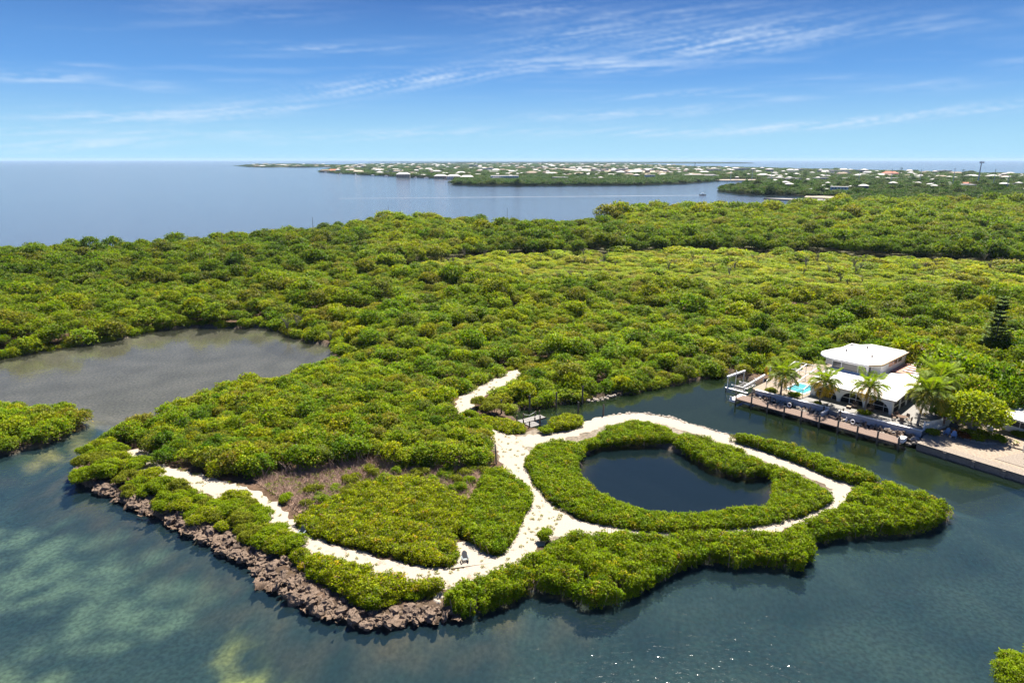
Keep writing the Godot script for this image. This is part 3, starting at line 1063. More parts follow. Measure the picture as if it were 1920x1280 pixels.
func shore_bushes():
	var rows := V([-65.6,-97.5,-64.7,-99.5,-60.9,-96.5,-62,-92.8,-58.5,-90.2,-58,-92.8,-61.1,-89.3,-54.5,-88.5,-51.8,-86.9,-51.1,-88.5,-48.4,-85.3,-45.4,-84.5,-45.1,-81.5,-43,-80.8,-41.8,-82.3,-39.8,-81.5,-38,-81.5,-39,-78.1,-35.8,-79.5,-33.8,-76.8,-32.1,-76.8,-30.1,-74.9,-28.8,-74.9,-31.8,-74.3,-29.3,-72.5,-27.1,-71.8,-26,-71.3,-37.3,-78.1,-44,-83.8,-52.7,-90.2,-55.7,-92.8,-35,-80.1,-32.9,-78.1,-36.9,-82.3,-32.7,-74.9,-30.2,-73.4,-24.6,-69.7,-22.9,-67.8,-21.2,-66.2,-18.4,-64.5,-15.1,-62.2,-13.3,-61.5,-10.1,-62.4,-9,-62.4,-41.3,-79.5,-46.2,-82.3,-49.8,-85.3,-52.8,-85.3,-58.3,-91.9,-36.2,-76.2,-30.8,-73.1,-28.1,-70.8])
	for i in rows.size():
		var r := (1.3 + 0.9 * absf(sin(i * 2.7))) * (1.0 if i < 34 else 0.72)
		if rows[i].x < -53:
			r *= 1.25
		var at := Vector3(rows[i].x, 0.6, rows[i].y)
		var where_b: String = "at the western tip" if rows[i].x < -62 else ("below the narrow west stretch of path" if rows[i].x < -48 else ("below the curve of the path" if rows[i].x < -34 else ("left of the two teal chairs" if rows[i].x < -24 else "on the near rocks by the path bend")))
		bush(["ragged", "rounded", "sparse", "spreading"][i % 4] + " mangrove bush rooted in coral rock " + where_b, at, r, r * (1.05 if i < 14 else 0.8), [0, 1, 0, 3][i % 4], "bushes along the rocky shore")
	for q in [[Vector3(45.35, 0.00, -50.93), 2.4], [Vector3(47.50, 0.00, -51.25), 2.8], [Vector3(44.70, 0.00, -49.06), 2.4]]:
		bush("mangrove bush over the water in the near corner, cut by the frame", q[0], q[1], q[1] * 1.1, 0, "bushes in the near corner")


func tone_of(p: Vector2, d: float) -> Color:
	var n := noise.get_noise_2d(p.x * 1.1, p.y * 1.1)
	var n2 := fine.get_noise_2d(p.x * 0.6, p.y * 0.6)
	var c := Color(1, 1, 1) * (1.0 + n2 * 0.45)
	c.r *= 1.0 + n * 0.28
	c.b *= 1.0 + n2 * 0.5
	if n2 > 0.42:
		c = Color(1.35, 1.25, 0.9)
	if n2 < -0.38:
		c = Color(0.62, 0.74, 0.85)
	return c


func forest():
	var woods := V([-57.1,-99.1,-52.3,-94.1,-47.2,-90.8,-41.3,-89.5,-37.2,-88.8,-35.5,-90.5,-31.2,-91.5,-27,-93.3,-21,-95.2,-15.9,-93.3,-10.2,-92.6,-6.3,-93.3,-3.4,-95.9,-2.7,-98.7,-3.2,-100.5,-6.6,-105.6,-8.6,-113.3,-9.9,-120.1,-21.4,-131,-38.2,-147.2,-41.6,-142.3,-45.2,-133.6,-55.9,-128.9,-60.9,-113.3,-64.4,-106.8,-65.2,-102.6,-66.5,-102,-61.6,-100.7])
	var deep := V([-173.1,-111.3,-124.8,-150.1,-120,-153.6,-112.7,-161.5,-103.9,-169.2,-96.5,-181.7,-88.2,-184.8,-78.2,-183.5,-67.9,-183.5,-63.9,-180.5,-53.6,-170.2,-46.2,-168.1,-38.2,-147.2,-21.4,-131,-10.2,-120.7,-6.5,-132.2,-1.2,-141.3,3.4,-140.1,-3.1,-124.8,-1,-118.1,10.2,-123.4,17.9,-127.1,25.8,-130.3,37,-136.5,43.7,-140.5,47.8,-144.4,49.7,-137.6,58.4,-141.4,75,-146.9,83.8,-138.7,86.9,-130.8,93.8,-126.2,100.5,-118.8,99.8,-104.6,111.5,-84.2,330,-115,600,-230,900,-640,495.6,-687.7,421.6,-670.4,363.2,-696.8,308.6,-638.1,247,-595.1,167.4,-588.5,134.1,-601.9,94.4,-557.5,68.7,-494.6,61.5,-468.2,13.5,-436.9,-6.8,-436.9,-20.8,-448.1,-60.5,-490,-88.3,-476.7,-104.7,-422.7,-137.5,-368.8,-171.3,-333.1,-223.7,-318.6,-227.7,-303.5,-301.4,-262.8])
	var scrub := V([-56.9,-278.8,-15.3,-326.4,36.1,-330.5,90.9,-343.1,137.7,-326.4,180.2,-311.3,237.3,-291,187.9,-228.2,106.8,-209.8,60.2,-223.3,26.4,-238.6,-11.8,-249.9])
	var tallband := V([-32.4,-379.6,13.3,-429.7,58.4,-444.3,85.4,-379.6,131.5,-385.2,188.5,-379.6,329.9,-409.5,230.8,-283.3,171.6,-296.5,131.1,-310.9,85.5,-322.6,34.4,-314.7,-7.6,-326.7])
	var islet := ISLET
	var darker := V([-241.2,-296.5,-227.7,-303.5,-183.1,-330.9,-133.8,-358.5,-101.5,-409.5,-64.6,-318.6,-85.6,-235.8,-126.4,-225.2,-161.9,-212.7,-165.2,-199.8])
	var near := []
	for p in scattered(woods, 2.35):
		near.append([p, 0])
	for p in scattered(islet, 2.4):
		if p.x > -150:
			near.append([p, 1])
	var rest := []
	# spacing grows with distance, as the crowns of the drier ground inland do
	for band in [[0.0, 190.0, 2.6], [190.0, 300.0, 3.2], [300.0, 480.0, 4.4], [480.0, 1200.0, 6.5]]:
		for p in scattered(deep, band[2]):
			var d: float = p.length()
			if d >= band[0] and d < band[1] and p.y < -absf(p.x) * 1.0 + 20.0 and away_from_paths(p, 0.9):
				rest.append([p, band[2]])
	near.sort_custom(func(a, b): return a[0].length_squared() < b[0].length_squared())
	var buckets := []
	var tints := []
	for k in crowns.size():
		buckets.append([])
		tints.append([])
	var made := 0
	var labels := ["bushy green mangrove tree in the thicket on the point behind the brush clearing", "leafy mangrove tree on the small islet across the shallow channel"]
	var groups := ["mangrove trees of the thicket on the point", "mangrove trees of the islet"]
	var brush := V([-31.2,-91.5,-27,-93.3,-21,-95.2,-15.9,-93.3,-10.2,-92.6,-6.3,-93.3,-6.8,-100.3,-22.4,-102.4,-33.2,-98.3])
	for q in near:
		var p: Vector2 = q[0]
		if not away_from_paths(p, 1.1):
			continue
		var e := to_edge(p, woods if q[1] == 0 else islet)
		var n := noise.get_noise_2d(p.x * 2.0, p.y * 2.0)
		var s := rf(0.78, 1.18) * (0.98 + n * 0.3)
		var lift := clampf(0.25 + e * 0.12, 0.25, 1.1 + n) if q[1] == 0 else clampf(e * 0.08 - 0.1, -0.1, 0.7)
		if q[1] == 0 and Geometry2D.is_point_in_polygon(p, brush):
			lift = rf(0.7, 1.3)
		var k := rng.randi() % crowns.size()
		if made < 300:
			var hue: int = rng.randi() % M.leaves.size()
			var spot := "in the heart of the thicket"
			if to_edge(p, brush) < 4.0 or Geometry2D.is_point_in_polygon(p, brush):
				spot = "at the edge of the brush clearing"
			elif p.x < -58.0:
				spot = "near the western end of the path"
			elif p.x > -16.0:
				spot = "beside the sand track above the dock"
			elif e < 6.0 and p.y < -105.0:
				spot = "on the lagoon side of the thicket"
			elif p.y < -112.0:
				spot = "at the back of the thicket by the lagoon head"
			elif p.y > -92.0:
				spot = "in the front of the thicket above the clearing"
			var say: String = ["bright green", "dull green", "yellow green", "dark green", "pale yellow green", "olive green"][hue] + " mangrove tree "
			var t := thing("mangrove_tree", (say + spot) if q[1] == 0 else say + "on the small islet across the channel", "tree", Transform3D(Basis(Vector3.UP, rf(0, TAU)), Vector3(p.x, 0.7, p.y)), groups[q[1]])
			part(t, "crown", crowns[k], M.leaves[hue], Transform3D(Basis.from_scale(Vector3(s, s * rf(0.85, 1.15), s)), Vector3(0, lift, 0)))
			part(t, "trunk", stems[k % 3], M.bark, Transform3D(Basis.from_scale(Vector3(s, (lift + s * 1.3) / 2.2, s)), Vector3.ZERO))
			made += 1
		else:
			buckets[k].append(turned(Vector3(p.x, 0.7 + lift, p.y), Vector3(s, s * rf(0.85, 1.15), s), 0.1))
			tints[k].append(tone_of(p, p.length()))
	for q in rest:
		var p: Vector2 = q[0]
		var d := p.length()
		var n := noise.get_noise_2d(p.x, p.y)
		var n2 := noise.get_noise_2d(p.x * 3.0 + 500, p.y * 3.0)
		var s: float = q[1] / 2.4 * rf(0.5, 1.3) * (1.0 + n2 * 0.35)
		var e := to_edge(p, deep) if d < 330 else 20.0
		var lift := clampf(e * 0.22 - 0.7, -0.7, 1.3 + n * 1.2) + rf(-0.3, 0.3)
		var tall := rf(0.75, 1.1)
		var tint := tone_of(p, d)
		if rng.randf() < 0.13 and e > 5.0:
			s *= 1.3
			lift += rf(0.5, 1.3)
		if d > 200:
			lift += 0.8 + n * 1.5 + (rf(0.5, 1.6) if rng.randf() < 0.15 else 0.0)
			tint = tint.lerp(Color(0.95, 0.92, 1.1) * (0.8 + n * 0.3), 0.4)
		if Geometry2D.is_point_in_polygon(p, scrub):
			s *= rf(0.6, 1.25)
			lift = rf(-0.5, 0.1)
			tall = rf(0.35, 0.65)
			tint = Color(1.6, 1.4, 2.4).lerp(tint * 1.2, rf(0.1, 0.6))
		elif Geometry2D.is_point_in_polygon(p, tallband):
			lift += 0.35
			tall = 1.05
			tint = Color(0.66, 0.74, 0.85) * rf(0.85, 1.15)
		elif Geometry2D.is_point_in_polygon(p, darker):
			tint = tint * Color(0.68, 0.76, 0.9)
			lift += 0.5
		var k := rng.randi() % crowns.size()
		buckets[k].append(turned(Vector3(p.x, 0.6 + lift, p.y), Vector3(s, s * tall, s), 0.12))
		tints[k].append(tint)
	# the fringe that hangs over the water of the lagoon and the canal
	for line in [V([-124.8,-150.1,-120.3,-154.1,-113,-162,-104.2,-169.7,-96.8,-182.3,-88.8,-186,-78.7,-184.8,-68.3,-184.8,-64.3,-181.7,-54,-171.3,-46.5,-169.2,-42.7,-167.6]), V([1.5,-120.8,10.3,-124.3,18,-128,26,-131.3,37.2,-137.6,44,-141.3,47.5,-144.4])]:
		for i in line.size() - 1:
			var count := int(line[i].distance_to(line[i + 1]) / 1.5)
			for j in count:
				var p: Vector2 = line[i].lerp(line[i + 1], (j + 0.5) / count) + Vector2(rf(-.5, .5), rf(-.9, .2))
				var k := rng.randi() % crowns.size()
				var s := rf(0.55, 0.95)
				buckets[k].append(turned(Vector3(p.x, -0.25, p.y), Vector3(s, s * rf(0.8, 1.2), s), 0.2))
				tints[k].append(tone_of(p, 150.0))
	var mass := thing("mangrove_forest", "dense green mangrove forest that fills the land behind the point", "forest")
	mass.set_meta("kind", "stuff")
	var total := 0
	for k in crowns.size():
		if buckets[k]:
			total += buckets[k].size()
			scatter(mass, "crowns", crowns[k], M.leaf, buckets[k], tints[k]).set_meta("kind", "stuff")


# ---------------------------------------------------------------- the waterfront lot
# lot axes: s runs along the dock, t inland from the dock's front edge, origin at the dock's left front corner
const LX = Vector3(0.67109, 0, 0.74137)
const LZ = Vector3(-0.74137, 0, 0.67109)
const LO = Vector3(42.63, 0, -123.06)


func lot(s: float, h: float, t: float, turn := 0.0) -> Transform3D:
	return Transform3D(Basis(LX, Vector3.UP, LZ) * Basis(Vector3.UP, deg_to_rad(turn)), LO + LX * s - LZ * t + Vector3.UP * h)


func lot_poly(a: Array) -> PackedVector2Array:
	var o := PackedVector2Array()
	for i in range(0, a.size(), 2):
		var p := lot(a[i], 0, a[i + 1]).origin
		o.append(Vector2(p.x, p.z))
	return o


# an upright slab cut to an outline in its own x-y plane, thick along z
func slab(outline: PackedVector2Array, thick: float) -> ArrayMesh:
	var st := new_st()
	var tri := Geometry2D.triangulate_polygon(outline)
	for i in range(0, tri.size(), 3):
		var q := [outline[tri[i]], outline[tri[i + 1]], outline[tri[i + 2]]]
		if (q[1] - q[0]).cross(q[2] - q[0]) > 0.0:
			q = [q[0], q[2], q[1]]
		for k in [0, 1, 2]:
			st.add_vertex(Vector3(q[k].x, q[k].y, thick * 0.5))
		for k in [0, 2, 1]:
			st.add_vertex(Vector3(q[k].x, q[k].y, -thick * 0.5))
	var p := outline
	if not Geometry2D.is_polygon_clockwise(p):
		p = p.duplicate()
		p.reverse()
	for i in p.size():
		var a := p[i]
		var b := p[(i + 1) % p.size()]
		quad(st, Vector3(a.x, a.y, thick * 0.5), Vector3(a.x, a.y, -thick * 0.5), Vector3(b.x, b.y, -thick * 0.5), Vector3(b.x, b.y, thick * 0.5))
	return done(st)


func build_lot():
	M.white = mat(Color(0.70, 0.695, 0.68), 0.7)
	M.stucco = textured(noise_tex(256, 0.05, 4, 31, Color(0.62, 0.615, 0.60), Color(0.78, 0.775, 0.76)), 1.5, 0.9)
	M.roof = textured(noise_tex(256, 0.015, 5, 32, Color(0.52, 0.515, 0.50), Color(0.70, 0.695, 0.685)), 6.0, 0.8)
	M.glass = mat(Color(0.06, 0.065, 0.07), 0.12, 0.6)
	M.screen = mat(Color(0.018, 0.018, 0.018), 0.6, 0.2)
	M.deck = textured(noise_tex(512, 0.02, 5, 33, Color(0.105, 0.076, 0.062), Color(0.20, 0.152, 0.128)), 2.0, 0.9)
	M.pile = textured(noise_tex(256, 0.05, 4, 34, Color(0.06, 0.05, 0.04), Color(0.20, 0.165, 0.125)), 0.8, 0.95)
	M.cap = mat(Color(0.03, 0.03, 0.03), 0.7)
	M.block = textured(noise_tex(256, 0.06, 4, 35, Color(0.30, 0.305, 0.32), Color(0.50, 0.505, 0.52), true), 1.6, 0.95)
	M.paver = textured(noise_tex(512, 0.03, 5, 36, Color(0.12, 0.12, 0.117), Color(0.25, 0.244, 0.235)), 3.5, 0.9)
	M.tan = textured(noise_tex(512, 0.02, 5, 37, Color(0.16, 0.13, 0.10), Color(0.28, 0.24, 0.19)), 5.0, 0.95)
	M.concrete = textured(noise_tex(512, 0.02, 5, 38, Color(0.13, 0.112, 0.092), Color(0.25, 0.218, 0.185)), 3.0, 0.95)
	M.pink = mat(Color(0.30, 0.16, 0.12), 0.8)
	M.tanfascia = mat(Color(0.36, 0.27, 0.17), 0.7)
	M.pool = mat(Color(0.07, 0.27, 0.29), 0.07, 0.5)
	M.yellow = mat(Color(0.55, 0.36, 0.01), 0.35)
	M.wicker = textured(noise_tex(128, 0.1, 3, 39, Color(0.06, 0.04, 0.03), Color(0.17, 0.115, 0.085)), 0.3, 0.9)
	M.cushion = mat(Color(0.30, 0.24, 0.19), 0.95)
	M.paleblue = mat(Color(0.24, 0.34, 0.52), 0.55)
	M.greyblue = mat(Color(0.13, 0.165, 0.185), 0.6)
	M.red = leaf_mat(Color(1.5, 0.32, 2.0))
	ground_of_lot()
	dock()
	walls_of_lot()
	house()
	pool_side()
	boat_slip()
	lot_furniture()
	lot_plants()
	second_lot()


func ground_of_lot():
	struct("patio", prism_mesh(lot_poly([9.2, 5.7, 15.5, 5.7, 15.5, 5.0, 17.0, 5.0, 17.0, 5.9, 30.3, 6.2, 30.4, 14, 24, 30, 9.2, 30]), 0.2, 1.6), M.paver)
	struct("pool_deck", prism_mesh(lot_poly([1.6, 5.3, 9.15, 5.5, 9.15, 36, -4, 30, -0.4, 14.6, -0.1, 6.5]), 0.2, 1.57), M.tan)
	struct("yard", prism_mesh(lot_poly([24, 30.1, 30.6, 13.8, 34, 11, 52, 11, 60, 44, 4, 44, 0, 36, 9.3, 30.2]), 0.2, 1.4), M.tan)
	struct("garden_ground", prism_mesh(lot_poly([30.6, 6.2, 30.9, 3.9, 46, 2.4, 70, 0, 74, 12, 34.1, 12, 30.7, 13]), 0.2, 1.2), M.tan)


func piling(st: SurfaceTool, top: float, at := Vector3.ZERO):
	tube(st, [at + Vector3(0, -2.2, 0), at + Vector3(0, top, 0)], [0.155, 0.145], 9)


func dock():
	var d := thing("wooden_dock", "long brown wooden dock along the canal below the white house", "dock", lot(0, 0, 0))
	for k in 10:
		part(d, "plank", box_mesh(Vector3(29.2, 0.05, 0.275), Vector3(14.6, 1.0 + (k % 3) * 0.004, -(0.15 + k * 0.29))), M.deck)
	for k in 10:
		part(d, "plank", box_mesh(Vector3(2.5, 0.05, 0.25), Vector3(16.25, 1.004 + (k % 2) * 0.004, -(3.1 + k * 0.265))), M.deck)
	for t in [0.12, 1.5, 2.85]:
		part(d, "beam", box_mesh(Vector3(29.1, 0.22, 0.14), Vector3(14.6, 0.855, -t)), M.pile)
	part(d, "rim_board", box_mesh(Vector3(29.2, 0.2, 0.05), Vector3(14.6, 0.9, 0.03)), M.deck)
	var spots := []
	for k in 10:
		spots.append([0.15 + k * 3.2, -0.02, 2.1])
	for s in [1.7, 5.4, 9.3, 13.0, 18.2, 22.6, 27.6]:
		spots.append([s, 3.12, 2.0])
	for s in [14.8, 17.7]:
		spots.append([s, 4.6, 2.2])
		spots.append([s, 5.75, 2.35])
	for p in spots:
		var st := new_st()
		piling(st, p[2])
		var q := part(d, "piling", done(st), M.pile, Transform3D(Basis(), Vector3(p[0], 0, -p[1])))
		var c := new_st()
		tube(c, [Vector3(0, p[2] + 0.002, 0), Vector3(0, p[2] + 0.05, 0), Vector3(0, p[2] + 0.16, 0)], [0.19, 0.18, 0.02], 9)
		part(q, "cap", done(c), M.cap)
	for p in [[9.3, 3.0, "white life ring hung on a dock post near the middle of the left wall"], [20.6, 3.0, "white life ring standing by the dock rocks before the third palm"]]:
		var t := TorusMesh.new()
		t.inner_radius = 0.24
		t.outer_radius = 0.42
		t.rings = 20
		t.ring_segments = 8
		single("life_ring", t, M.white, p[2], "life ring", lot(p[0], 1.55, p[1] - 0.22).rotated_local(Vector3.RIGHT, 1.5))
	var b := thing("dock_box", "white storage box with a hinged lid on the right end of the dock", "storage box", lot(29.0, 1.04, 1.3))
	part(b, "body", box_mesh(Vector3(0.8, 0.62, 1.5), Vector3(0, 0.31, 0)), M.white)
	part(b, "lid", box_mesh(Vector3(0.88, 0.08, 1.58), Vector3(0, 0.665, 0)), M.white)
	var o := thing("garden_ornament", "small white ornament among the rocks behind the dock", "ornament", lot(19.2, 1.0, 3.6))
	var st2 := new_st()
	tube(st2, [Vector3(0, 0, 0), Vector3(0, 0.35, 0), Vector3(0.03, 0.55, 0), Vector3(0.02, 0.75, 0.03), Vector3(0.1, 0.85, 0.02)], [0.16, 0.2, 0.1, 0.09, 0.03], 8)
	part(o, "figure", done(st2), M.white)


func walls_of_lot():
	for w in [[1.4, 5.05, 15.3, 5.6, "grey block retaining wall with a white cap behind the left half of the dock"], [17.1, 5.35, 30.3, 6.1, "grey block retaining wall with a white cap behind the right half of the dock"]]:
		var a: Vector3 = lot(w[0], 0, w[1]).origin
		var b: Vector3 = lot(w[2], 0, w[3]).origin
		var o := thing("retaining_wall", w[4], "wall", Transform3D(Basis(Vector3.UP, -atan2(b.z - a.z, b.x - a.x)), a))
		var l := a.distance_to(b)
		var n := int(l / 1.2)
		for k in n:
			for r in 3:
				var off := 0.5 if r % 2 else 0.0
				var x0 := clampf((k - off) * l / n, 0, l)
				var x1 := clampf((k + 1 - off) * l / n, 0, l)
				if r % 2 and k == n - 1:
					x1 = l
				part(o, "block", box_mesh(Vector3(x1 - x0 - 0.02, 0.345, 0.36 + 0.02 * ((k * 7 + r * 3) % 3)), Vector3((x0 + x1) * 0.5, 0.92 + r * 0.36, 0)), M.block)
		part(o, "cap", box_mesh(Vector3(l + 0.1, 0.09, 0.5), Vector3(l * 0.5, 2.0 - 0.04, 0)), M.white)
	var r2 := thing("retaining_wall", "short return wall running forward to the dock beside its walkway", "wall", lot(15.25, 0, 2.95))
	part(r2, "block", box_mesh(Vector3(0.3, 0.8, 2.4), Vector3(0, 1.2, -1.2)), M.block)
	part(r2, "cap", box_mesh(Vector3(0.4, 0.08, 2.5), Vector3(0, 1.64, -1.2)), M.white)
	# boulders tipped between the dock and the walls
	var rocks := []
	for k in 4:
		rocks.append(rock_mesh(50 + k, 0.3))
	var heap := thing("riprap_rocks", "tumbled grey rocks between the dock and the retaining walls", "rocks", lot(0, 0, 0))
	heap.set_meta("kind", "stuff")
	var sets := [[], [], [], []]
	for k in 420:
		var s := rf(1.2, 30.0)
		var t := rf(3.0, 5.4)
		if s > 14.6 and s < 17.9:
			continue
		sets[k % 4].append(turned(Vector3(s, 0.25 + (t - 3.0) * 0.38 + rf(-0.1, 0.15), -t), Vector3.ONE * rf(0.18, 0.5), 0.8))
	for k in 4:
		scatter(heap, "boulders", rocks[k], M.palerock if k % 2 else M.rock, sets[k]).set_meta("kind", "stuff")


func arch_wall(s0: float, s1: float, top: float, arches: Array) -> PackedVector2Array:
	var p := PackedVector2Array([Vector2(s0, 0), Vector2(s0, top), Vector2(s1, top), Vector2(s1, 0)])
	for k in range(arches.size() - 1, -1, -1):
		var c: float = (arches[k][0] + arches[k][1]) * 0.5
		var r: float = (arches[k][1] - arches[k][0]) * 0.5
		p.append(Vector2(c + r, 0))
		for i in 17:
			var a := PI * i / 16.0
			p.append(Vector2(c + cos(a) * r, 0.25 + sin(a) * (r * 0.92)))
		p.append(Vector2(c - r, 0))
	return p


func house():
	var o := thing("white_house", "white two storey house with arched porch and flat white roof beside the canal", "house", lot(9.2, 1.6, 11.4))
	var arches := [[1.0, 5.0], [5.6, 9.7], [10.2, 14.1]]
	part(o, "arched_wall", slab(arch_wall(0, 14.55, 2.45, arches), 0.4), M.stucco)
	var k := 0
	for a in arches:
		var c: float = (a[0] + a[1]) * 0.5
		var w: float = a[1] - a[0]
		var pn := part(o, "screen", box_mesh(Vector3(w + 0.2, 2.4, 0.03), Vector3(c, 1.2, -0.45)), M.screen)
		part(pn, "rail", box_mesh(Vector3(w, 0.07, 0.06), Vector3(c, 0.95, -0.38)), M.white)
		if k == 1:
			for x in [-0.55, 0.55]:
				part(pn, "door_frame", box_mesh(Vector3(0.1, 2.05, 0.08), Vector3(c + x, 1.02, -0.3)), M.white)
			for y in [0.05, 1.05, 2.05]:
				part(pn, "door_frame", box_mesh(Vector3(1.0, 0.09, 0.07), Vector3(c, y, -0.3)), M.white)
		else:
			for x in [-w * 0.22, w * 0.22]:
				part(pn, "mullion", box_mesh(Vector3(0.05, 2.2, 0.05), Vector3(c + x, 1.1, -0.39)), M.white)
		k += 1
	# right hand side: two dark screened bays between piers
	part(o, "pier", box_mesh(Vector3(0.45, 2.45, 0.5), Vector3(14.32, 1.225, -0.46)), M.stucco)
	var z := -0.75
	for l in [3.2, 3.2, 3.0]:
		var pn := part(o, "screen", box_mesh(Vector3(0.03, 2.3, l - 0.3), Vector3(14.35, 1.15, z - l * 0.5)), M.screen)
		part(pn, "rail", box_mesh(Vector3(0.07, 0.07, l - 0.3), Vector3(14.4, 0.95, z - l * 0.5)), M.white)
		part(o, "pier", box_mesh(Vector3(0.4, 2.45, 0.32), Vector3(14.32, 1.225, z - l + 0.02)), M.stucco)
		z -= l
	part(o, "side_wall", box_mesh(Vector3(0.3, 2.45, 9), Vector3(14.3, 1.225, z - 4.6)), M.stucco)
	part(o, "side_wall", box_mesh(Vector3(0.3, 2.45, 18), Vector3(0.12, 1.225, -9.3)), M.stucco)
	# low roof, rising gently to the upper storey
	var st := new_st()
	var rf0 := [Vector3(-0.45, 2.47, 0.55), Vector3(15.2, 2.47, 0.55), Vector3(14.6, 2.75, -10.5), Vector3(13.2, 3.15, -17), Vector3(5.5, 3.35, -10), Vector3(-0.45, 3.35, -9)]
	var up := Vector3(0, 0.28, 0)
	for q in [[0, 1, 4, 5], [1, 2, 3, 4]]:
		quad(st, rf0[q[0]] + up, rf0[q[3]] + up, rf0[q[2]] + up, rf0[q[1]] + up)
		quad(st, rf0[q[0]], rf0[q[1]], rf0[q[2]], rf0[q[3]])
	for i in 6:
		quad(st, rf0[i] + up, rf0[(i + 1) % 6] + up, rf0[(i + 1) % 6], rf0[i])
	var low := part(o, "low_roof", done(st), M.roof)
	part(low, "skylight", box_mesh(Vector3(0.9, 0.16, 0.7), Vector3(12.6, 3.05, -9.0)), M.glass)
	# upper storey
	var u := 3.1
	part(o, "upper_wall", box_mesh(Vector3(6.4, 0.7, 0.3), Vector3(3.2, u + 0.2, -8.6)), M.stucco)
	part(o, "upper_wall", box_mesh(Vector3(6.4, 0.22, 0.3), Vector3(3.2, u + 2.03, -8.6)), M.stucco)
	var xs := [0.0, 1.75, 4.9, 6.4]
	for i in 3:
		var wn := part(o, "window", box_mesh(Vector3(xs[i + 1] - xs[i] - 0.12, 1.42, 0.05), Vector3((xs[i] + xs[i + 1]) * 0.5, u + 1.22, -8.5)), M.glass)
		part(wn, "frame", box_mesh(Vector3(0.12, 1.42, 0.14), Vector3(xs[i], u + 1.22, -8.5)), M.white)
	part(o, "upper_wall", box_mesh(Vector3(0.3, 2.1, 2.4), Vector3(6.55, u + 1.05, -9.7)), M.stucco)
	var cw := part(o, "window", box_mesh(Vector3(0.05, 1.3, 0.9), Vector3(6.72, u + 1.3, -9.4)), M.glass)
	part(cw, "frame", box_mesh(Vector3(0.1, 1.42, 0.08), Vector3(6.74, u + 1.3, -9.9)), M.white)
	part(o, "upper_wall", box_mesh(Vector3(1.6, 2.1, 0.3), Vector3(7.4, u + 1.05, -10.95)), M.stucco)
	part(o, "upper_wall", box_mesh(Vector3(0.3, 2.1, 13.0), Vector3(8.05, u + 1.05, -17.6)), M.stucco)
	for i in 3:
		var sw := part(o, "window", box_mesh(Vector3(0.05, 0.9, 2.1), Vector3(8.22, u + 1.6, -15.6 - i * 2.4)), M.glass)
		part(sw, "frame", box_mesh(Vector3(0.1, 1.0, 0.1), Vector3(8.24, u + 1.6, -14.5 - i * 2.4)), M.white)
	part(o, "upper_wall", box_mesh(Vector3(2.2, 2.1, 0.3), Vector3(-1.6, u + 1.05, -12.2)), M.stucco)
	part(o, "upper_wall", box_mesh(Vector3(0.3, 2.1, 12.0), Vector3(-2.6, u + 1.05, -18.0)), M.stucco)
	part(o, "upper_wall", box_mesh(Vector3(10.8, 2.1, 0.3), Vector3(2.75, u + 1.05, -24.0)), M.stucco)
	# the roof: a broad low pyramid with clipped and rounded corners
	var e := [Vector2(0.0, -8.25), Vector2(6.8, -8.4), Vector2(8.4, -10.4), Vector2(8.5, -23.8), Vector2(7.6, -25.0), Vector2(1.0, -25.2), Vector2(-1.2, -22.0), Vector2(-3.1, -15.4), Vector2(-3.7, -12.6), Vector2(-3.6, -11.2), Vector2(-3.0, -9.8), Vector2(-1.9, -8.8), Vector2(-0.9, -8.35)]
	var rs := new_st()
	var top := Vector3(2.6, u + 2.85, -16.0)
	for i in e.size():
		var a: Vector2 = e[i]
		var b: Vector2 = e[(i + 1) % e.size()]
		var al := Vector3(a.x, u + 2.12, a.y)
		var bl := Vector3(b.x, u + 2.12, b.y)
		var lip := Vector3(0, 0.3, 0)
		for v in [al + lip, top, bl + lip]:
			rs.add_vertex(v)
		for v in [al, bl, top - Vector3(0, 0.4, 0)]:
			rs.add_vertex(v)
		quad(rs, al + lip, bl + lip, bl, al)
	var roof := part(o, "roof", done(rs), M.roof)
	var fs := new_st()
	bar(fs, Vector3(8.5, u + 2.42, -10.5), Vector3(8.62, u + 2.42, -23.8), 0.25, 0.3)
	bar(fs, Vector3(6.85, u + 2.42, -8.35), Vector3(8.5, u + 2.42, -10.4), 0.25, 0.3)
	part(roof, "fascia", done(fs), M.tanfascia)
	for q in [[2.0, -20.0], [5.2, -14.0], [0.0, -14.5]]:
		var vs := new_st()
		tube(vs, [Vector3(q[0], u + 2.4, q[1]), Vector3(q[0], u + 3.15, q[1])], [0.16, 0.16], 8)
		part(roof, "vent_pipe", done(vs), M.paver)
	part(low, "vent_box", box_mesh(Vector3(0.7, 0.5, 0.6), Vector3(9.6, 3.25, -6.0)), M.paver)
	part(low, "gutter", box_mesh(Vector3(15.5, 0.13, 0.14), Vector3(7.3, 2.6, 0.64)), M.paver)
	for x in [0.45, 5.3, 9.95, 14.35]:
		part(o, "downpipe", box_mesh(Vector3(0.08, 2.4, 0.08), Vector3(x, 1.25, 0.26)), M.white)
	# roof terrace at the back right
	part(o, "terrace", box_mesh(Vector3(5.6, 0.25, 9.5), Vector3(11.2, 3.2, -20.5)), M.pink)
	for i in 5:
		part(o, "terrace_step", box_mesh(Vector3(3.6, 0.12, 0.4), Vector3(11.8, 3.45 + i * 0.07, -17.4 - i * 1.5)), M.stucco)
	part(o, "terrace_wall", box_mesh(Vector3(0.25, 0.9, 9.5), Vector3(14.0, 3.5, -20.5)), M.stucco)
	part(o, "lower_block", box_mesh(Vector3(14.2, 2.6, 6.0), Vector3(7.1, 1.3, -22.0)), M.stucco)


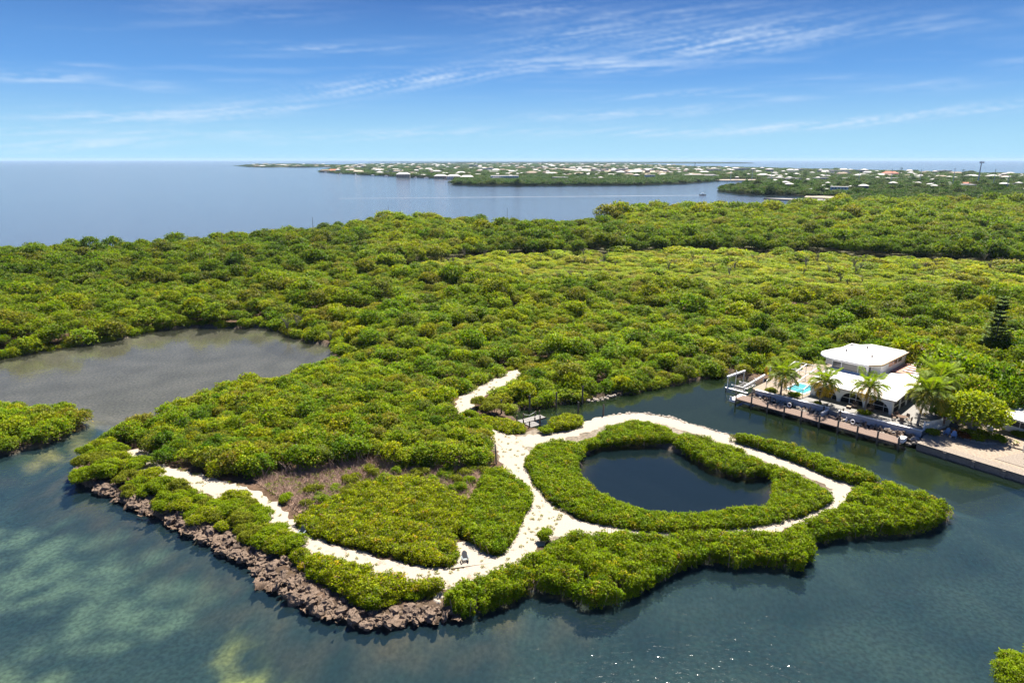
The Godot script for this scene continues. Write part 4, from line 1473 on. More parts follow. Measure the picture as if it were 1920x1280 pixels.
func pool_side():
	var p := thing("swimming_pool", "turquoise swimming pool on the deck left of the arched porch", "swimming pool", lot(6.5, 1.57, 13.2))
	part(p, "water", prism_mesh(V([-2.0, 2.6, 1.9, 2.9, 2.2, -1.6, 1.0, -3.0, -1.6, -3.1, -2.1, -1.0]), 0.0, 0.06), M.pool)
	var cs := new_st()
	var rim := [Vector3(-2.0, .06, 2.6), Vector3(1.9, .06, 2.9), Vector3(2.2, .06, -1.6), Vector3(1.0, .06, -3.0), Vector3(-1.6, .06, -3.1), Vector3(-2.1, .06, -1.0)]
	for i in 6:
		bar(cs, rim[i], rim[(i + 1) % 6], 0.3, 0.12)
	part(p, "coping", done(cs), M.white)
	var f := thing("screen_enclosure", "white metal frame of the pool screen enclosure left of the house", "pool enclosure", lot(1.6, 1.57, 8.6))
	for i in 4:
		var x := i * 2.45
		var rs := new_st()
		bar(rs, Vector3(x, 1.5, 0), Vector3(x, 3.1, -11.5), 0.14)
		part(f, "rafter", done(rs), M.white)
		part(f, "post", box_mesh(Vector3(0.09, 1.5, 0.09), Vector3(x, 0.75, 0)), M.white)
		part(f, "post", box_mesh(Vector3(0.09, 3.1, 0.09), Vector3(x, 1.55, -11.5)), M.white)
	for i in 4:
		part(f, "purlin", box_mesh(Vector3(7.4, 0.07, 0.07), Vector3(3.68, 1.56 + i * 0.533, -i * 3.83)), M.white)
	for h in [0.8, 1.7]:
		part(f, "purlin", box_mesh(Vector3(7.4, 0.07, 0.07), Vector3(3.68, h, -11.44)), M.white)
	for x in [1.2, 3.65, 6.1]:
		part(f, "post", box_mesh(Vector3(0.07, 3.1, 0.07), Vector3(x, 1.55, -11.47)), M.white)
	var sl := thing("pool_slide", "bright yellow curved plastic slide behind the leftmost palm", "slide", lot(-2.2, 1.57, 16.8))
	var ss := new_st()
	var prev := []
	for i in 13:
		var a := lerpf(-1.3, 1.5, i / 12.0)
		var c := Vector3(-cos(a) * 0.9, 1.0 + sin(a) * 1.0, 0)
		var row := []
		for j in 5:
			var b := (j - 2) * 0.4
			row.append(c + Vector3(absf(b) * 0.35 * cos(a), 0, b * 0.9))
		if prev:
			for j in 4:
				quad(ss, prev[j], prev[j + 1], row[j + 1], row[j])
		prev = row
	part(sl, "chute", done(ss), M.yellow)
	part(sl, "leg", box_mesh(Vector3(0.1, 1.9, 0.1), Vector3(0.3, 0.95, 0.2)), M.white)
	part(sl, "leg", box_mesh(Vector3(0.1, 1.9, 0.1), Vector3(0.3, 0.95, -0.2)), M.white)


func boat_slip():
	for q in [[-5.4, 6.0, 6.3, 2.75, 0.0, "long white boat lift beam on tall posts at the outer side of the slip"], [-1.6, 6.0, 7.4, 1.55, 0.95, "long white boat lift beam sloping up beside the left end of the dock"]]:
		var o := thing("boat_lift", q[5], "boat lift", lot(q[0], 0, q[1]))
		var st := new_st()
		bar(st, Vector3(0, q[3], 0), Vector3(0.3, q[3] + q[4], -q[2]), 0.3, 0.34)
		part(o, "beam", done(st), M.white)
		for k in [0.04, 0.5, 0.96]:
			var ps := new_st()
			tube(ps, [Vector3(0.3 * k, -2.4, -q[2] * k), Vector3(0.3 * k, q[3] + q[4] * k + (0.7 if k == 0.5 else -0.15), -q[2] * k)], [0.09, 0.085], 8)
			part(o, "post", done(ps), M.white)
		for k in 2:
			part(o, "cradle", box_mesh(Vector3(2.9, 0.16, 0.18), Vector3(1.6 if q[0] < -3 else -1.5, 0.75 + k * 0.004, -1.6 - k * 3.0)), M.stucco)
	var c := thing("catwalk", "narrow white catwalk low over the water at the mouth of the boat slip", "walkway", lot(-5.4, 0, 5.6))
	part(c, "deck", box_mesh(Vector3(4.8, 0.12, 0.5), Vector3(2.4, 0.62, 0)), M.stucco)
	for x in [0.1, 2.4, 4.6]:
		var ps := new_st()
		tube(ps, [Vector3(x, -2.0, 0), Vector3(x, 0.55, 0)], [0.1, 0.1], 7)
		part(c, "post", done(ps), M.pile)
	var f := thing("floating_platform", "white floating platform moored against the left end of the dock", "float", lot(-0.75, 0.0, 2.3))
	part(f, "float", box_mesh(Vector3(1.3, 0.5, 4.2), Vector3(0, 0.3, 0)), M.white)
	part(f, "rail", box_mesh(Vector3(0.5, 0.5, 0.06), Vector3(-0.35, 0.8, 1.9)), M.white)
	var b := thing("jet_ski_ramp", "grey slatted ramp in the boat slip between the two lift beams", "boat ramp", lot(-3.4, 0, 9.0))
	for k in 7:
		part(b, "slat", box_mesh(Vector3(2.4, 0.1, 0.22), Vector3(0, 0.5 + k * 0.06, 2.0 - k * 0.62)), M.paver)
	for x in [-1.0, 1.0]:
		part(b, "rail", box_mesh(Vector3(0.14, 0.14, 4.4), Vector3(x, 0.4, 0.1)), M.stucco)


func adirondack(label: String, at: Transform3D, m: Material):
	var o := thing("adirondack_chair", label, "chair", at)
	for k in 7:
		var x := (k - 3) * 0.088
		var tall := 0.86 - absf(k - 3) * absf(k - 3) * 0.022
		var t := Transform3D(Basis(Vector3.RIGHT, -0.42), Vector3(x, 0.28, -0.22))
		part(o, "back_slat", box_mesh(Vector3(0.078, tall, 0.025), Vector3(0, tall * 0.5, 0)), m, t)
	for k in 5:
		part(o, "seat_slat", box_mesh(Vector3(0.56, 0.025, 0.095), Vector3(0, 0, 0)), m, Transform3D(Basis(Vector3.RIGHT, 0.2), Vector3(0, 0.26 + k * 0.021, -0.2 + k * 0.105)))
	for s: float in [-1.0, 1.0]:
		part(o, "armrest", box_mesh(Vector3(0.14, 0.03, 0.74), Vector3(s * 0.37, 0.56, 0.02)), m)
		part(o, "leg", box_mesh(Vector3(0.04, 0.56, 0.12), Vector3(s * 0.33, 0.27, 0.3)), m)
		part(o, "leg", box_mesh(Vector3(0.04, 0.12, 0.92), Vector3.ZERO), m, Transform3D(Basis(Vector3.RIGHT, 0.33), Vector3(s * 0.29, 0.19, -0.08)))
		part(o, "leg", box_mesh(Vector3(0.04, 0.58, 0.08), Vector3(s * 0.36, 0.28, -0.36)), m)


func lot_furniture():
	for q in [[18.0, 10.0, 20.0, "brown wicker lounge chair before the middle arch"], [20.6, 10.2, -12.0, "brown wicker lounge chair before the right arch"]]:
		var o := thing("lounge_chair", q[3], "lounge chair", lot(q[0], 1.6, q[1], q[2]))
		part(o, "seat", box_mesh(Vector3(0.75, 0.22, 0.8), Vector3(0, 0.3, 0)), M.wicker)
		part(o, "cushion", box_mesh(Vector3(0.66, 0.12, 0.74), Vector3(0, 0.472, 0.02)), M.cushion)
		part(o, "backrest", box_mesh(Vector3(0.75, 0.75, 0.14), Vector3(0, 0.1, 0)), M.wicker, Transform3D(Basis(Vector3.RIGHT, -0.35), Vector3(0, 0.62, -0.42)))
		for s: float in [-1.0, 1.0]:
			part(o, "armrest", box_mesh(Vector3(0.12, 0.3, 0.8), Vector3(s * 0.44, 0.5, 0)), M.wicker)
			for z in [-0.3, 0.3]:
				part(o, "leg", box_mesh(Vector3(0.06, 0.2, 0.06), Vector3(s * 0.33, 0.1, z)), M.wicker)
	var f := thing("footstool", "low square footstool beside the lounge chair of the middle arch", "footstool", lot(17.4, 1.6, 8.9))
	part(f, "cushion", box_mesh(Vector3(0.7, 0.12, 0.6), Vector3(0, 0.36, 0)), M.cushion)
	part(f, "base", box_mesh(Vector3(0.66, 0.3, 0.56), Vector3(0, 0.15, 0)), M.wicker)
	var t := thing("patio_table", "round brown table on the patio under the tall palms", "table", lot(26.0, 1.6, 9.6))
	var ts := new_st()
	tube(ts, [Vector3(0, 0.68, 0), Vector3(0, 0.74, 0)], [0.75, 0.75], 18)
	part(t, "tabletop", done(ts), M.wicker)
	part(t, "leg", box_mesh(Vector3(0.14, 0.68, 0.14), Vector3(0, 0.34, 0)), M.wicker)
	var names := ["nearest the palm trunk", "on the dock side", "beside the house corner", "on the side of the white fence", "nearest the retaining wall"]
	for k in 5:
		var a := TAU * k / 5 + 0.3
		var c := thing("patio_chair", "brown wicker patio chair at the round table, " + names[k], "chair", lot(26.0 + sin(a) * 1.25, 1.6, 9.6 - cos(a) * 1.25, rad_to_deg(a) + 180.0))
		part(c, "seat", box_mesh(Vector3(0.55, 0.1, 0.55), Vector3(0, 0.42, 0)), M.cushion)
		part(c, "backrest", box_mesh(Vector3(0.6, 0.6, 0.08), Vector3(0, 0.72, -0.3)), M.wicker)
		for s: float in [-1.0, 1.0]:
			part(c, "armrest", box_mesh(Vector3(0.07, 0.06, 0.55), Vector3(s * 0.3, 0.64, 0)), M.wicker)
			for z in [-0.25, 0.25]:
				part(c, "leg", box_mesh(Vector3(0.06, 0.4, 0.06), Vector3(s * 0.26, 0.2, z)), M.wicker)
	# white picket fence with a pinkish gate leaf
	var a0: Vector3 = lot(30.2, 1.5, 7.6).origin
	var a1: Vector3 = lot(32.3, 1.5, 14.2).origin
	var g := thing("picket_fence", "white picket fence with a faded pink gate between the patio and the garden", "fence", Transform3D(Basis(Vector3.UP, -atan2(a1.z - a0.z, a1.x - a0.x)), a0))
	var l := a0.distance_to(a1)
	for k in 22:
		var x := k * l / 21.0
		part(g, "picket", box_mesh(Vector3(0.14, 1.45 + 0.06 * sin(k * 0.5), 0.04), Vector3(x, 0.85, 0.05)), M.pink if k in [14, 15] else M.white)
	for h in [0.35, 1.25]:
		part(g, "rail", box_mesh(Vector3(l, 0.1, 0.05), Vector3(l * 0.5, h, 0.0)), M.white)
	part(g, "post", box_mesh(Vector3(0.16, 1.7, 0.16), Vector3(-0.2, 0.85, 0)), M.white)
	part(g, "plinth", box_mesh(Vector3(l + 0.4, 0.5, 0.25), Vector3(l * 0.5, -0.12, 0)), M.stucco)
	var gr := thing("barbecue_grill", "black barbecue grill beside the big round tree", "grill", lot(33.2, 1.2, 12.2))
	part(gr, "body", box_mesh(Vector3(1.3, 0.5, 0.6), Vector3(0, 0.85, 0)), M.cap)
	part(gr, "lid", box_mesh(Vector3(0.8, 0.3, 0.5), Vector3(-0.1, 1.25, 0)), M.cap)
	for x in [-0.5, 0.5]:
		part(gr, "leg", box_mesh(Vector3(0.08, 0.6, 0.5), Vector3(x, 0.3, 0)), M.cap)


# a feather-leaved frond: a drooping rib with leaflets on both sides, base at 0 and running out along +z
func frond_mesh(length: float, droop: float, tone: Color, pairs := 26) -> ArrayMesh:
	var l := Leaves.new()
	var prev := Vector3.ZERO
	for i in pairs + 1:
		var t := (i + 0.5) / pairs
		var p := Vector3(0, (0.55 * t - droop * t * t) * length * 0.6, length * (t - 0.2 * droop * t * t * t))
		var fwd := (p - prev).normalized() if i else Vector3(0, 0.3, 0.95).normalized()
		var up := Vector3(0, fwd.z, -fwd.y).normalized()
		l.leaf(prev - fwd * 0.02, fwd, up, prev.distance_to(p) * 1.15 + 0.02, 0.09 * (1.1 - t), up, Color(0.22, 0.20, 0.05))
		var ll := length * 0.30 * (0.35 + 1.3 * sin(PI * clampf(t * 0.86 + 0.1, 0.0, 1.0))) * 0.75
		for s: float in [-1.0, 1.0]:
			var d := (Vector3(s, 0, 0) * 0.85 + fwd * 0.55 + up * (0.28 - 0.7 * rf(0.5, 1.0))).normalized()
			var nn := (up - d * up.dot(d)).normalized()
			l.leaf(p, d, nn, ll * rf(0.8, 1.15), 0.085 * length / 3.0, (nn + Vector3.UP * 0.3).normalized(), tone * rf(0.75, 1.25))
		prev = p
	return l.mesh()


func palm(label: String, at: Vector3, tall: float, length: float, lean: Vector3, count: int, yellow: int, called := "coconut_palm"):
	var o := thing(called, label, "palm tree", Transform3D(Basis(), at))
	var st := new_st()
	var pts := []
	var rr := []
	for i in 7:
		var t := i / 6.0
		pts.append(Vector3(0, -0.3 + (tall + 0.3) * t, 0) + lean * t * t)
		rr.append(lerpf(0.24, 0.13, sqrt(t)))
	tube(st, pts, rr, 8)
	part(o, "trunk", done(st), M.bark)
	var head: Vector3 = pts[6]
	for k in count:
		var ring := float(k) / count
		var turn := Basis(Vector3.UP, k * 2.399963 + rf(-0.2, 0.2))
		var pitch := lerpf(-1.15, 0.75, pow(ring, 0.85)) + rf(-0.12, 0.12)
		var which := 0 if ring < 0.3 else (1 if k < count - yellow else 3)
		if which == 1 and k % 3 == 0:
			which = 2
		var s := length / 3.0 * rf(0.85, 1.1) * (0.8 if ring < 0.12 else 1.0)
		part(o, "frond", M.fronds[which], M.leaf, Transform3D(turn * Basis(Vector3.RIGHT, pitch) * Basis.from_scale(Vector3.ONE * s), head))
	var ns := new_st()
	for k in 5:
		for tri in icosphere(1):
			for v in tri:
				ns.add_vertex(head + Vector3(sin(k * 1.26) * 0.24, -0.22, cos(k * 1.26) * 0.24) + v * 0.13)
	part(o, "coconuts", done(ns), M.bark)


func lot_plants():
	M.fronds = [frond_mesh(3.0, 0.45, Color(0.16, 0.24, 0.02)), frond_mesh(3.0, 0.85, Color(0.12, 0.18, 0.025)), frond_mesh(3.0, 1.05, Color(0.22, 0.24, 0.03)), frond_mesh(2.7, 1.15, Color(0.5, 0.33, 0.03))]
	palm("coconut palm nearest the boat slip, left of the pool", lot(5.6, 1.5, 6.7).origin, 4.4, 4.1, Vector3(0.1, 0, 0.1), 23, 2)
	palm("coconut palm with yellow lower fronds between the pool and the middle arch", lot(12.9, 1.5, 7.0).origin, 4.7, 4.1, Vector3(0.6, 0, 0.0), 23, 6)
	palm("coconut palm with yellowing fronds before the right arch", lot(20.3, 1.5, 8.4).origin, 5.1, 4.0, Vector3(0.5, 0, -0.3), 22, 6)
	palm("tallest thick crowned coconut palm beside the patio table at the house corner", lot(28.6, 1.5, 9.3).origin, 6.2, 4.8, Vector3(1.1, 0, 0.3), 32, 4)
	palm("tall coconut palm behind the tallest one, with orange tipped fronds", lot(28.0, 1.4, 17.5).origin, 7.0, 4.6, Vector3(0.4, 0, 0.5), 29, 5)
	palm("small bright yellow green palm behind the round tree", lot(33.0, 1.4, 19.0).origin, 2.4, 3.0, Vector3(0.2, 0, 0), 14, 6)
	palm("green palm at the edge of the trees, behind the small yellow one", lot(35.0, 1.4, 25.0).origin, 3.4, 3.0, Vector3(-0.3, 0, 0), 18, 1)
	palm("palm standing behind the roof of the white house", lot(14.0, 1.4, 40.5).origin, 5.2, 3.2, Vector3(0.3, 0, 0), 20, 0)
	palm("palm among the trees beyond the roof terrace", lot(24.0, 1.4, 36.0).origin, 5.0, 3.4, Vector3(0.3, 0, 0), 20, 2)
	palm("palm at the right edge of the yard above the pale roof", lot(42.0, 1.4, 31.0).origin, 3.2, 3.2, Vector3(0.3, 0, 0), 20, 2)
	palm("grey green palm beside the pale roof at the frame's right edge", lot(40.0, 1.4, 28.0).origin, 2.2, 2.6, Vector3(0.3, 0, 0), 16, 0)
	# the conifer
	var c := thing("norfolk_pine", "dark narrow conifer rising above the trees behind the lot", "pine tree", Transform3D(Basis(), Vector3(111.95, 0.80, -152.64)))
	var st := new_st()
	tube(st, [Vector3(0, -0.3, 0), Vector3(0, 7, 0), Vector3(0, 14.3, 0)], [0.28, 0.16, 0.03], 7)
	part(c, "trunk", done(st), M.bark)
	for k in 15:
		var l := Leaves.new()
		var y := 1.4 + k * 0.88 + rf(-0.2, 0.2)
		var r := 3.3 * pow(1.0 - (y - 0.8) / 14.2, 0.8) + 0.25
		for b in 8:
			var a := TAU * b / 8 + k * 0.7 + rf(-0.25, 0.25)
			var d := Vector3(cos(a), 0.0, sin(a))
			var reach := r * rf(0.45, 1.3)
			d.y = rf(-0.12, 0.12)
			for i in 16:
				var q := (i + 2) / 17.0
				var p := Vector3(0, y, 0) + d * reach * q + Vector3(0, -0.3 * q + 0.6 * q * q + rf(-0.1, 0.1), 0)
				for s: float in [-1.0, 1.0, 0.0]:
					var dd: Vector3 = (d * 0.8 + d.cross(Vector3.UP) * s + Vector3.UP * rf(-0.1, 0.5)).normalized()
					l.leaf(p, dd, (Vector3.UP + rand_dir() * 0.5).normalized(), rf(0.45, 0.85), 0.24, (Vector3.UP + d * 0.3).normalized(), Color(0.09, 0.145, 0.025) * rf(0.6, 1.5))
		part(c, "branch_tier", l.mesh(), M.leaf)
	# the round tree with large glossy leaves
	var t := thing("sea_grape_tree", "broad round tree with bright yellow green leaves beside the blue chairs", "tree", Transform3D(Basis(), lot(35.6, 1.1, 13.2).origin))
	var ts := new_st()
	for k in 6:
		var a := TAU * k / 6 + 0.3
		tube(ts, [Vector3(cos(a) * 0.25, -0.3, sin(a) * 0.25), Vector3(cos(a) * 0.5, 1.2, sin(a) * 0.5), Vector3(cos(a) * 2.2, 3.2, sin(a) * 2.2)], [0.3, 0.22, 0.06], 7, false)
	part(t, "trunk", done(ts), M.bark)
	var tl := Leaves.new()
	for k in 90:
		var a := k * 2.399963
		var q := (k + 0.5) / 90.0
		var cc := Vector3(cos(a) * sqrt(q) * 4.5, 2.0 + 4.1 * sqrt(1.0 - q * 0.93) + rf(-0.3, 0.3), sin(a) * sqrt(q) * 4.5)
		for i in 50:
			var d := rand_dir()
			put_leaf(tl, cc + d * rf(0.5, 1.05), d, 0.6, Color(0.15, 0.24, 0.006).lerp(Color(0.33, 0.36, 0.008), rng.randf()) * rf(0.7, 1.25))
	part(t, "crown", tl.mesh(), M.leaf)
	bush("red leaved low plants at the foot of the round tree beside the blue chairs", lot(34.9, 1.15, 10.3).origin, 1.3, 0.7, 2, "", "red_shrub", "shrub")
	var red := get_child(get_child_count() - 1)
	red.get_child(0).material_override = M.red
	bush("green ground cover around the trunk of the round tree", lot(36.6, 1.1, 12.0).origin, 2.3, 0.7, 1, "", "ground_cover", "shrub")
	bush("rounded green shrub between the round tree and the pale house", lot(39.6, 1.15, 12.2).origin, 1.2, 1.4, 0, "", "round_shrub", "shrub")
	bush("green planting below the white picket fence", lot(31.6, 1.15, 7.9).origin, 1.3, 0.7, 1, "", "garden_shrub", "shrub")
	bush("small planting at the foot of the palm with yellow lower fronds", lot(12.9, 1.55, 7.0).origin, 0.7, 0.4, 1, "", "garden_shrub", "shrub")
	bush("small planting at the foot of the palm before the right arch", lot(20.4, 1.55, 8.2).origin, 0.9, 0.45, 1, "", "garden_shrub", "shrub")
	bush("bright green shrub between the pool and the left retaining wall", lot(8.0, 1.5, 7.1).origin, 1.1, 1.2, 0, "", "garden_shrub", "shrub")
	bush("shrub under the leftmost palm behind the retaining wall", lot(3.6, 1.5, 6.9).origin, 1.0, 0.8, 3, "", "garden_shrub", "shrub")
	bush("dark green bushes behind the patio table beyond the tall palms", lot(30.6, 1.4, 15.5).origin, 2.2, 2.6, 2, "", "garden_shrub", "shrub")
	bush("tall shrub left of the pool enclosure at the back of the slip", lot(0.4, 1.4, 21.0).origin, 2.0, 3.2, 0, "", "garden_shrub", "shrub")
	bush("low shrubs in front of the wall of the pale house", lot(42.0, 1.2, 17.0).origin, 1.9, 0.8, 2, "", "garden_shrub", "shrub")
	var beside := [[30.8, 20.0, 1.1], [33.0, 23.0, 1.5], [36.8, 22.5, 1.2], [38.0, 25.5, 1.6], [41.5, 27.5, 1.5], [44.5, 28.5, 1.7], [29.5, 22.0, 1.3], [27.0, 27.0, 1.4], [47.5, 30.0, 1.8], [35.0, 29.5, 1.8], [40.0, 33.0, 2.0], [30.0, 31.0, 1.7]]
	var near_what := ["beside the picket fence end", "behind the small yellow palm", "behind the round tree", "left of the pale roof", "above the pale roof", "above the right of the pale roof", "behind the tall palms", "beside the roof terrace", "at the far right above the pale roof", "in the middle of the garden belt", "under the conifer", "behind the roof terrace wall"]
	for k in beside.size():
		var q := thing("garden_tree", ["dark green", "olive green", "dull green"][k % 3] + " leafy tree " + near_what[k], "tree", lot(beside[k][0], 1.2, beside[k][1], rf(0, 360)))
		var z: float = beside[k][2] * 1.25
		part(q, "crown", crowns[(k * 3 + 1) % crowns.size()], M.leaves[[3, 5, 1][k % 3]], Transform3D(Basis.from_scale(Vector3(z, z * 1.35, z)), Vector3(0, 0.5 + z * 0.4, 0)))
		part(q, "trunk", stems[k % 3], M.bark, Transform3D(Basis.from_scale(Vector3(z, z, z)), Vector3.ZERO))
	# trees that close the back of the yard
	for k in 34:
		var s := 12.0 + k * 1.2 + rf(-0.5, 0.5)
		var back: float = 38.0 if s < 24 else (30.0 if s < 34 else 27.0)
		var q := thing("yard_tree", ["dull green", "dark green", "olive green", "bright green"][k % 4] + (" tree behind the roof of the white house" if s < 20 else (" tree behind the roof terrace" if s < 28 else (" tree behind the small yellow palm" if s < 37 else " tree behind the pale house"))), "tree", lot(s, 1.2, back + rf(0.0, 7.0), rf(0, 360)), "trees behind the yard")
		var z := rf(1.7, 2.6)
		part(q, "crown", crowns[(k * 5) % crowns.size()], M.leaves[[1, 3, 5, 0][k % 4]], Transform3D(Basis.from_scale(Vector3(z, z * 1.2, z)), Vector3(0, rf(0.6, 1.6), 0)))
		part(q, "trunk", stems[k % 3], M.bark, Transform3D(Basis.from_scale(Vector3(1.4, 1.3, 1.4)), Vector3.ZERO))


func second_lot():
	var w := thing("seawall", "concrete seawall with a pinkish cap along the garden of the second house", "seawall", lot(30.9, 0, 1.9, -5.5))
	part(w, "face", box_mesh(Vector3(34, 3.0, 0.35), Vector3(17.0, -0.52, -0.4)), M.concrete)
	for k in 9:
		part(w, "cap", box_mesh(Vector3(3.74, 0.16, 1.9), Vector3(1.88 + k * 3.76, 1.14, -1.05)), M.concrete)
	for k in 7:
		part(w, "pilaster", box_mesh(Vector3(0.45, 1.1, 0.3), Vector3(4.2 + k * 4.0, 0.5, -0.1)), M.concrete)
	adirondack("pale blue garden chair facing the canal, the nearer to the picket fence", lot(33.0, 1.2, 9.4, -8), M.paleblue)
	adirondack("pale blue garden chair facing the canal, in front of the red plants", lot(34.2, 1.2, 8.8, 12), M.paleblue)
	var o := thing("pale_house", "low cream house with a pale flat roof at the right edge of the frame", "house", lot(38.6, 1.3, 18.6, -14))
	part(o, "wall", box_mesh(Vector3(14, 2.5, 0.3), Vector3(7, 1.25, 0)), M.stucco)
	part(o, "wall", box_mesh(Vector3(0.3, 2.5, 9), Vector3(0.14, 1.25, -4.6)), M.stucco)
	part(o, "roof", box_mesh(Vector3(16, 0.3, 11.5), Vector3(7.2, 2.75, -4.2)), M.roof)
	for k in 4:
		var n := part(o, "window", box_mesh(Vector3(1.5, 0.95, 0.06), Vector3(1.7 + k * 1.62, 1.65, 0.15)), M.glass)
		part(n, "frame", box_mesh(Vector3(0.09, 1.0, 0.1), Vector3(0.9 + k * 1.62, 1.65, 0.17)), M.white)
	var ac := thing("air_conditioner", "white air conditioner box at the left corner of the pale house", "air conditioner", lot(37.4, 1.2, 16.4))
	part(ac, "case", box_mesh(Vector3(0.9, 0.8, 0.5), Vector3(0, 0.5, 0)), M.stucco)
	part(ac, "foot", box_mesh(Vector3(1.0, 0.1, 0.6), Vector3(0, 0.05, 0)), M.concrete)
	var g := thing("garden_arbor", "white upright garden arbor at the right edge of the garden", "arbor", lot(43.2, 1.2, 10.6))
	for q in [[0, 0], [1.8, 0], [0, -1.6], [1.8, -1.6]]:
		part(g, "post", box_mesh(Vector3(0.1, 2.0, 0.1), Vector3(q[0], 1.0, q[1])), M.white)
	for h in [0.9, 2.04]:
		part(g, "rail", box_mesh(Vector3(2.0, 0.08, 0.08), Vector3(0.9, h, 0.0)), M.white)
		part(g, "rail", box_mesh(Vector3(0.08, 0.08, 1.5), Vector3(0.0, h, -0.8)), M.white)
	var pt := thing("flower_pot", "tan flower pot with a small plant before the pale house", "planter", lot(41.9, 1.2, 12.3))
	var ps := new_st()
	tube(ps, [Vector3.ZERO, Vector3(0, 0.25, 0), Vector3(0, 0.5, 0)], [0.25, 0.36, 0.4], 12)
	part(pt, "pot", done(ps), M.tanfascia)
	part(pt, "plant", clumps[0], M.leaf, Transform3D(Basis(), Vector3(0, 0.55, 0)))
	struct("garden_path", prism_mesh(lot_poly([41.0, 4.2, 46, 3.6, 47, 9.4, 43.4, 10]), 1.1, 1.26), M.concrete)
	var heap := thing("garden_stones", "pale loose stones edging the beds of the garden", "stones", lot(0, 0, 0))
	heap.set_meta("kind", "stuff")
	var sets := []
	for k in 110:
		var a := rf(0.4, 3.4)
		sets.append(turned(Vector3(36.6 + cos(a) * 3.0 + rf(-.3, .3), 1.25, -12.0 + sin(a) * 2.6 + rf(-.3, .3)), Vector3.ONE * rf(0.1, 0.3), 0.6))
	for k in 40:
		sets.append(turned(Vector3(rf(44, 47.5), 1.25, -rf(5.0, 8.0)), Vector3.ONE * rf(0.12, 0.35), 0.6))
	for k in 26:
		sets.append(turned(Vector3(rf(29.6, 31.2), rf(0.4, 1.2), -rf(2.6, 5.2)), Vector3.ONE * rf(0.25, 0.6), 0.6))
	scatter(heap, "stones", rock_mesh(61, 0.25), M.palerock, sets).set_meta("kind", "stuff")


